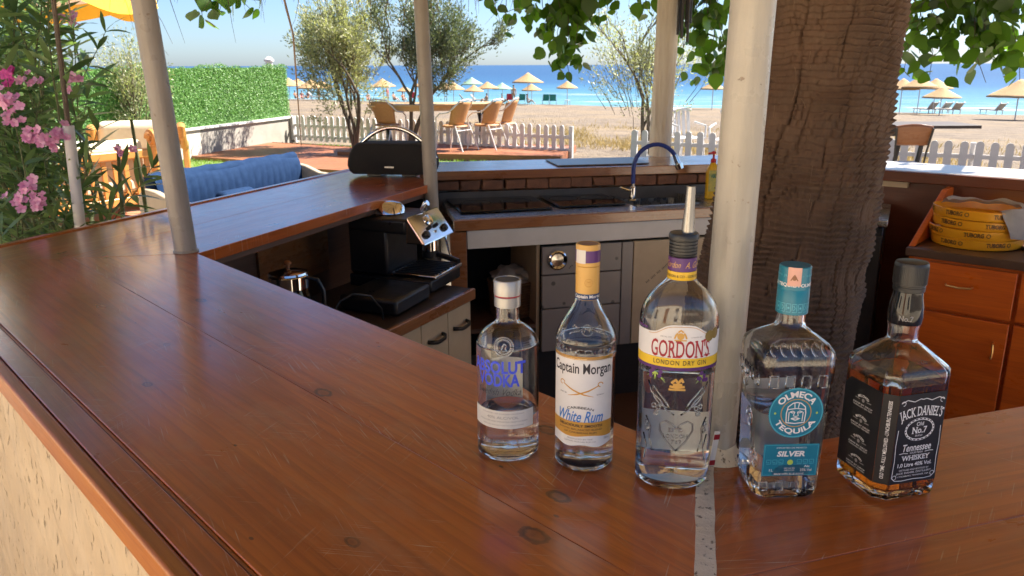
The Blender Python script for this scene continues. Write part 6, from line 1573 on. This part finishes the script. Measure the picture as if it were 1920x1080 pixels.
def olive(label, base, trunks, crown_c, crown_r, nleaf, m, seed, L=.055, W=.008, density_mid=1.0, depth=4, tl=.55):
    rs = random.Random(seed); rsn = np.random.RandomState(seed)
    o = thing('olive_tree', label, 'tree', base, 0, 'olive trees in the garden')
    segs = []; tips = []; cc = Vector(crown_c)-Vector(base)
    for (off, r) in trunks:
        off = Vector(off); d = (cc+off*.9-off*.2); start = off*.12
        d = Vector((d.x*.75+off.x*.6, d.y*.4, d.z)).normalized()
        grow(rs, start, d, tl*2.0, r, depth, segs, tips, .62, .1, .66)
    mb = MB(); tb = MB()
    for i, (pts, rr) in enumerate(segs): (tb if rr[0] > .022 else mb).tube(pts, [max(.0035, q) for q in rr], 6 if rr[0] < .02 else 10, caps=False)
    obj('trunk', tb, 'bark', o, smooth=180); obj('branches', mb, 'bark', o, smooth=180)
    # leafy twigs filling an uneven crown
    C = []; Dn = []
    cr = Vector(crown_r); ncl = 170
    cl = []
    while len(cl) < ncl:
        v = Vector((rs.gauss(0, 1), rs.gauss(0, 1), rs.gauss(0, 1))).normalized()*(rs.random()**.45)
        p = Vector((v.x*cr.x, v.y*cr.y, v.z*cr.z))
        k = 1+.38*mnoise.noise(v*2.2+Vector((seed, 0, 0)))
        cl.append((cc+p*k, v))
    cl += [(q[0][-1], q[1]) for q in tips]
    for i in range(nleaf):
        c, v = cl[rs.randrange(len(cl))]
        sp = .13*rs.random()**.5; ax = Vector((v.x+rs.gauss(0, .35), v.y+rs.gauss(0, .35), .9+v.z*.8)).normalized()
        q = c+ax*rs.uniform(-.16, .24)+Vector((rs.gauss(0, 1), rs.gauss(0, 1), rs.gauss(0, .8)))*sp*.55
        dd = ax*1.0+Vector((rs.gauss(0, .6), rs.gauss(0, .6), rs.gauss(0, .5)))
        C.append(q); Dn.append(dd)
    obj('crown', leafquads(C, Dn, L, W, rsn), m, o, smooth=0, kind='stuff')
    # twigs to the outer clumps
    tw = MB()
    for c, v in cl[:ncl:2]:
        a = c-Vector((v.x*.35, v.y*.35, .40+v.z*.1)); tw.tube([a, (a+c)/2+Vector((rs.uniform(-.04, .04), 0, .03)), c+Vector((0, 0, .15))], [.006, .004, .0015], 4, caps=False)
    obj('twigs', tw, 'bark', o, smooth=180, kind='stuff')
    return o
def at(px, row, y): return PY(px, row, y)
b = PZ(668, 283, 0); c = at(640, 95, b.y)
olive('silvery olive tree with a wide pale crown beside the wooden deck', b, [((-.12, 0, 0), .05), ((.10, .05, 0), .05), ((.02, -.1, 0), .04)], c, (1.0, .85, 1.2), 24000, 'olive_leaf', 3, .075, .0105)
b = PZ(765, 288, 0); c = at(825, 88, b.y)
olive('darker leaning olive tree behind the slim pipe post', b, [((.18, 0, 0), .05), ((.06, .05, 0), .045)], c, (.66, .65, .76), 18000, 'olive_leaf_dark', 8, .070, .0105)
b = PZ(1213, 300, 0); c = at(1212, 128, b.y)
olive('sparse thin olive tree behind the log post', b, [((-.12, 0, 0), .04), ((.16, .05, 0), .035)], c, (1.02, .9, .92), 7000, 'olive_leaf', 14, .060, .009)
b = PZ(287, 318, 0); c = at(247, 165, b.y)
olive('small wispy olive sapling in front of the green hedge', b, [((-.05, 0, 0), .018)], c, (.50, .45, .85), 4800, 'olive_leaf', 21, .055, .008, depth=3, tl=.42)

# ---- oleander with pink flowers: every stem, the large leaves and the blossoms are pieces of it
def leaf_mesh(nm, L, W, bend, seg=4):
    mb = MB(); V = []
    for i in range(seg+1):
        f = i/seg; w = W*math.sin(PI*min(1, f*.93+.05))**.8*(1 if i < seg else .05); z = -bend*f*f*L; x = L*f
        V += [(x, -w, z+.12*w), (x, 0, z), (x, w, z+.12*w)]
    Fc = []
    for i in range(seg):
        for k in range(2): Fc.append((3*i+k, 3*i+3+k, 3*i+4+k, 3*i+1+k))
    mb.add(V, Fc); return mb.mesh(nm)
OL = thing('oleander_bush', 'oleander bush with long dark leaves and pink flower clusters beside the counter', 'bush', (-2.3, 3.9, 0))
lms = [leaf_mesh('leaf', L, W, b_) for L, W, b_ in ((.13, .0115, .25), (.11, .0125, .45), (.145, .012, .1))]
for m_ in lms:
    m_.materials.append(M['oleander_leaf']); m_.shade_smooth()
ro = random.Random(5)
stems = MB(); leaf_specs = []; tipsO = []
def stem(p, d, L, r, whorls):
    pts = [p.copy()]; n = 10; rr = [r]
    for i in range(n):
        d = (d+Vector((ro.gauss(0, .06), ro.gauss(0, .06), .02))).normalized(); p = p+d*L/n; pts.append(p.copy()); rr.append(r*(1-.7*(i+1)/n))
    stems.tube(pts, rr, 6, caps=False)
    for k in range(whorls):
        f = .18+.82*k/(whorls-1); x = f*n; i = min(n-1, int(x)); q = pts[i].lerp(pts[i+1], x-i); dd = (pts[i+1]-pts[i]).normalized()
        a0 = ro.uniform(0, 2*PI); e1 = dd.orthogonal().normalized(); e2 = dd.cross(e1)
        for j in range(3):
            a = a0+j*2*PI/3+ro.gauss(0, .25); ld = (e1*math.cos(a)+e2*math.sin(a))*1.0+dd*(.55 if f < .85 else 1.1)
            leaf_specs.append((q, ld.normalized(), ro.uniform(.75, 1.15)))
    tipsO.append((pts[-1], d))
origin = Vector((-2.3, 3.9, 0))
def P0(px, row, y): return PY(px, row, y)-origin
# stems end where the photograph shows leaf tips and flowers; roots spread over the bed
tips_px = []
for i in range(105):
    px = ro.uniform(-70, 150)*(.6+.4*ro.random()); row = ro.uniform(-160, 400)
    if px > 120 and row > 130: px -= 60
    tips_px.append((px, row, ro.uniform(3.0, 4.6)))
tips_px += [(225, 300, 3.0), (205, 345, 2.95), (235, 330, 3.0), (150, 190, 3.3), (165, 235, 3.2), (110, 30, 3.6), (140, 60, 3.8), (95, 90, 3.2), (60, 130, 3.0), (190, 330, 3.0), (60, 20, 3.2), (20, 60, 3.0), (30, 330, 2.9), (70, 380, 2.9), (110, 410, 2.9), (20, 420, 2.8), (150, 400, 3.0)]
for (px, row, y) in tips_px:
    e = P0(px, row, y); Ls = ro.uniform(.55, .95)
    d = Vector((ro.uniform(-.15, .45), ro.uniform(-.35, .2), 1.0)).normalized() if px < 150 else Vector((.55, -.15, .8)).normalized()
    stem(e-d*Ls, d, Ls, .0045, 13 if (px, row) in ((225, 300), (190, 330), (165, 235), (150, 190), (150, 400)) else 9)
for k in range(26):
    a = ro.uniform(0, 2*PI); b_ = Vector((.5*math.cos(a), .6*math.sin(a), 0)); e = Vector((ro.uniform(-.5, .45), ro.uniform(-.9, .6), ro.uniform(.8, 1.4)))
    stems.tube([b_, b_.lerp(e, .5)+Vector((ro.uniform(-.08, .08), ro.uniform(-.08, .08), .05)), e], [.016, .012, .008], 6, caps=False)
obj('stems', stems, 'stem_green', OL, smooth=180)
def px_of(w):
    v = w-Vector((0, 0, CAM_Z)); cp, sp_ = math.cos(PITCH), math.sin(PITCH)
    zc = v.y*cp-v.z*sp_; vc = v.y*sp_+v.z*cp; return 960+FPX*v.x/zc, 540-FPX*vc/zc, zc
def orient(d, roll):
    z = Vector((0, 0, 1)); x = d.normalized(); y = z.cross(x)
    y = y.normalized() if y.length > 1e-4 else Vector((0, 1, 0)); z = x.cross(y)
    return (Matrix((x, y, z)).transposed() @ Matrix.Rotation(roll, 3, 'X')).to_euler()
def scored(specs):
    s_ = []
    for q, d, sc in specs:
        X, Y, Zc = px_of(origin+q)
        s_.append(((0 if (X < -20 or Y < -20 or Y > 470) else 1/max(.3, Zc))+ro.random()*.03, q, d, sc))
    s_.sort(key=lambda r_: -r_[0]); return s_
ss = scored(leaf_specs)
for (_, q, d, sc) in ss[:300]:
    o = bpy.data.objects.new('leaf', lms[ro.randrange(3)]); link(o, OL); o.location = q; o.rotation_euler = orient(d, ro.gauss(0, .5)); o.scale = (sc, sc, sc)
rest = MB()
for (_, q, d, sc) in ss[300:]:
    m_ = lms[ro.randrange(3)]; mt = Matrix.Translation(q) @ orient(d, ro.gauss(0, .5)).to_matrix().to_4x4() @ Matrix.Scale(sc, 4)
    rest.add([mt @ v.co for v in m_.vertices], [tuple(p.vertices) for p in m_.polygons])
obj('foliage', rest, 'oleander_leaf', OL, smooth=180, kind='stuff')
def flower_mesh(nm, m):
    mb = MB()
    for k in range(5):
        a = 2*PI*k/5
        for (r0, r1) in ((.003, .022),):
            V = []
            for i in range(4):
                f = i/3; rr_ = r0+(r1-r0)*f; w = .011*math.sin(PI*(.15+.7*f)); z = .004+.010*f-.006*f*f
                for s_ in (-1, 1): V.append((rr_*math.cos(a)-s_*w*math.sin(a)+(.006*f*-math.sin(a)), rr_*math.sin(a)+s_*w*math.cos(a)+.006*f*math.cos(a), z+.002*s_))
            mb.add(V, [(2*i, 2*i+1, 2*i+3, 2*i+2) for i in range(3)])
    mb.lathe([(.002, -.012), (.004, .0), (.001, .006)], 6)
    me = mb.mesh(nm); me.materials.append(M[m]); me.shade_smooth(); return me
fm = [flower_mesh('flower', 'petal'), flower_mesh('flower', 'petal_deep')]
for (px, row, y, n_, deep) in ((5, 135, 2.9, 5, 1), (18, 148, 2.95, 5, 1), (8, 185, 2.8, 8, 0), (22, 192, 2.8, 9, 0), (58, 150, 3.0, 6, 0), (138, 152, 3.2, 7, 0), (62, 255, 2.9, 11, 0), (78, 262, 2.9, 8, 0), (102, 262, 3.0, 8, 0), (118, 250, 3.0, 6, 0), (235, 285, 3.1, 5, 0), (55, 352, 2.85, 7, 0), (72, 375, 2.85, 11, 0), (35, 378, 2.85, 7, 0), (145, 40, 3.4, 4, 0), (128, 35, 3.4, 3, 0), (25, 225, 2.9, 4, 0)):
    c = P0(px, row, y)
    for k in range(n_):
        o = bpy.data.objects.new('flower', fm[deep]); link(o, OL); off = Vector((ro.gauss(0, .018), ro.gauss(0, .018), ro.gauss(0, .015))); o.location = c+off
        o.rotation_euler = (Vector((ro.gauss(.2, .5), -1+ro.gauss(0, .4), .7+ro.gauss(0, .4)))).to_track_quat('Z', 'Y').to_euler(); s_ = ro.uniform(.58, .82); o.scale = (s_, s_, s_)

# ---- broad-leaved tree overhead: trunk out to the side, limb above the frame, hanging sprays of leaves
MT = thing('mulberry_tree', 'mulberry tree with broad green leaves hanging in clusters below the roof edge', 'tree', (5.6, 6.4, 0))
mo = Vector((5.6, 6.4, 0))
tb = MB(); tb.tube([(0, 0, 0), (.05, 0, .8), (.0, .02, 1.7), (-.3, 0, 2.5)], [.20, .16, .14, .12], 14)
tb.tube([(-.25, 0, 2.4), (-1.4, -.4, 2.62), (-2.9, -.9, 2.66), (-4.4, -1.1, 2.6), (-5.6, -1.0, 2.58), (-7.2, -1.5, 2.6)], [.11, .09, .075, .06, .045, .03], 12)
tb.tube([(-1.4, -.4, 2.62), (-2.4, -1.9, 2.5), (-3.0, -2.3, 2.42)], [.06, .045, .03], 10)
obj('trunk', tb, 'bark', MT, smooth=180)
def mleaf(nm, L):
    mb = MB(); pr = [(0, 0), (.10, .30), (.25, .43), (.45, .45), (.65, .34), (.82, .18), (1, 0)]; V = []
    for x, w in pr: V += [(x*L, -w*L, -.10*x*x*L-.10*w*L), (x*L, 0, -.12*x*x*L), (x*L, w*L, -.10*x*x*L-.10*w*L)]
    Fc = []
    for i in range(len(pr)-1):
        for k in range(2): Fc.append((3*i+k, 3*i+3+k, 3*i+4+k, 3*i+1+k))
    mb.add(V, Fc); me = mb.mesh(nm); me.materials.append(M['mulberry_leaf']); me.shade_smooth(); return me
mls = [mleaf('leaf', L) for L in (.11, .13, .09)]
tw = MB(); lspecs = []
def spray(px, r0, r1, y, n, spread=.06, sway=0):
    """twig hanging from above the frame down to row r1"""
    a = PY(px, r0, y)-mo; b_ = PY(px+sway, r1, y-.05)-mo
    a.z = max(a.z, 2.25); pts = [a.lerp(b_, f)+Vector((ro.gauss(0, .015), ro.gauss(0, .03), 0)) for f in [k/6 for k in range(7)]]
    tw.tube(pts, [.0045, .004, .0035, .003, .0025, .002, .0015], 5, caps=False)
    for k in range(int(n*1.9)):
        f = ro.random()**.75; x = f*6; i = min(5, int(x)); q = pts[i].lerp(pts[i+1], x-i)+Vector((ro.gauss(0, spread), ro.gauss(0, spread), ro.gauss(0, spread*.4)))
        d = Vector((ro.gauss(0, .7), ro.gauss(0, .7), -.8+ro.gauss(0, .35)))
        lspecs.append((q, d.normalized(), ro.uniform(.7, 1.2)*(1-.3*f)))
for a_ in ((950, -40, 45, 5.2, 12), (985, -40, 40, 5.2, 12), (1020, -40, 60, 5.1, 16), (1050, -40, 90, 5.0, 22, .08), (1066, -40, 148, 5.0, 22, .05), (1078, -40, 125, 5.0, 16, .05), (1095, -40, 60, 5.1, 14), (1125, -40, 40, 5.2, 10), (1085, -40, 40, 5.0, 14),
           (1290, -40, 75, 5.4, 16), (1310, -40, 110, 5.4, 22, .09), (1335, -40, 140, 5.3, 24, .08), (1350, -40, 155, 5.3, 18), (1275, -40, 40, 5.4, 10), (1215, -40, 20, 5.2, 6), (1325, -40, 60, 5.2, 18),
           (1720, -40, 100, 4.3, 20, .08), (1745, -40, 140, 4.3, 20, .06), (1780, -40, 75, 4.1, 24, .10), (1815, -40, 90, 4.1, 26, .10), (1840, -40, 155, 4.1, 24, .06), (1865, -40, 100, 4.0, 26, .09), (1895, -40, 110, 4.0, 22, .09), (1915, -40, 150, 4.2, 12, .05), (1735, -40, 50, 4.2, 14), (1700, -40, 130, 4.4, 8),
           (385, -40, 12, 4.6, 10), (420, -40, 22, 4.6, 10), (460, -40, 15, 4.6, 8), (370, -40, 30, 4.6, 6)):
    spray(*a_)
obj('twigs', tw, 'bark', MT, smooth=180, kind='stuff')
ro.shuffle(lspecs)
def vis(q):
    X, Y, Zc = px_of(mo+q); return -5 if (Y < -25 or X > 1960) else 1/Zc
lspecs.sort(key=lambda r_: -vis(r_[0]))
for (q, d, sc) in lspecs[:300]:
    o = bpy.data.objects.new('leaf', mls[ro.randrange(3)]); link(o, MT); o.location = q; o.rotation_euler = orient(d, ro.gauss(0, .9)); o.scale = (sc, sc, sc)
# the crown above the limbs
for k in range(2600):
    f = ro.random(); c = Vector((-.2-6.8*f, -1.2*f+ro.gauss(0, .5), 2.95+abs(ro.gauss(0, .45))))
    lspecs.append((c+Vector((ro.gauss(0, .3), 0, 0)), Vector((ro.gauss(0, .7), ro.gauss(0, .7), -.5)).normalized(), ro.uniform(.9, 1.5)))
rest = MB()
for (q, d, sc) in lspecs[300:]:
    m_ = mls[ro.randrange(3)]; mt = Matrix.Translation(q) @ orient(d, ro.gauss(0, .9)).to_matrix().to_4x4() @ Matrix.Scale(sc, 4)
    rest.add([mt @ v.co for v in m_.vertices], [tuple(p.vertices) for p in m_.polygons])
obj('crown', rest, 'mulberry_leaf', MT, smooth=180, kind='stuff')
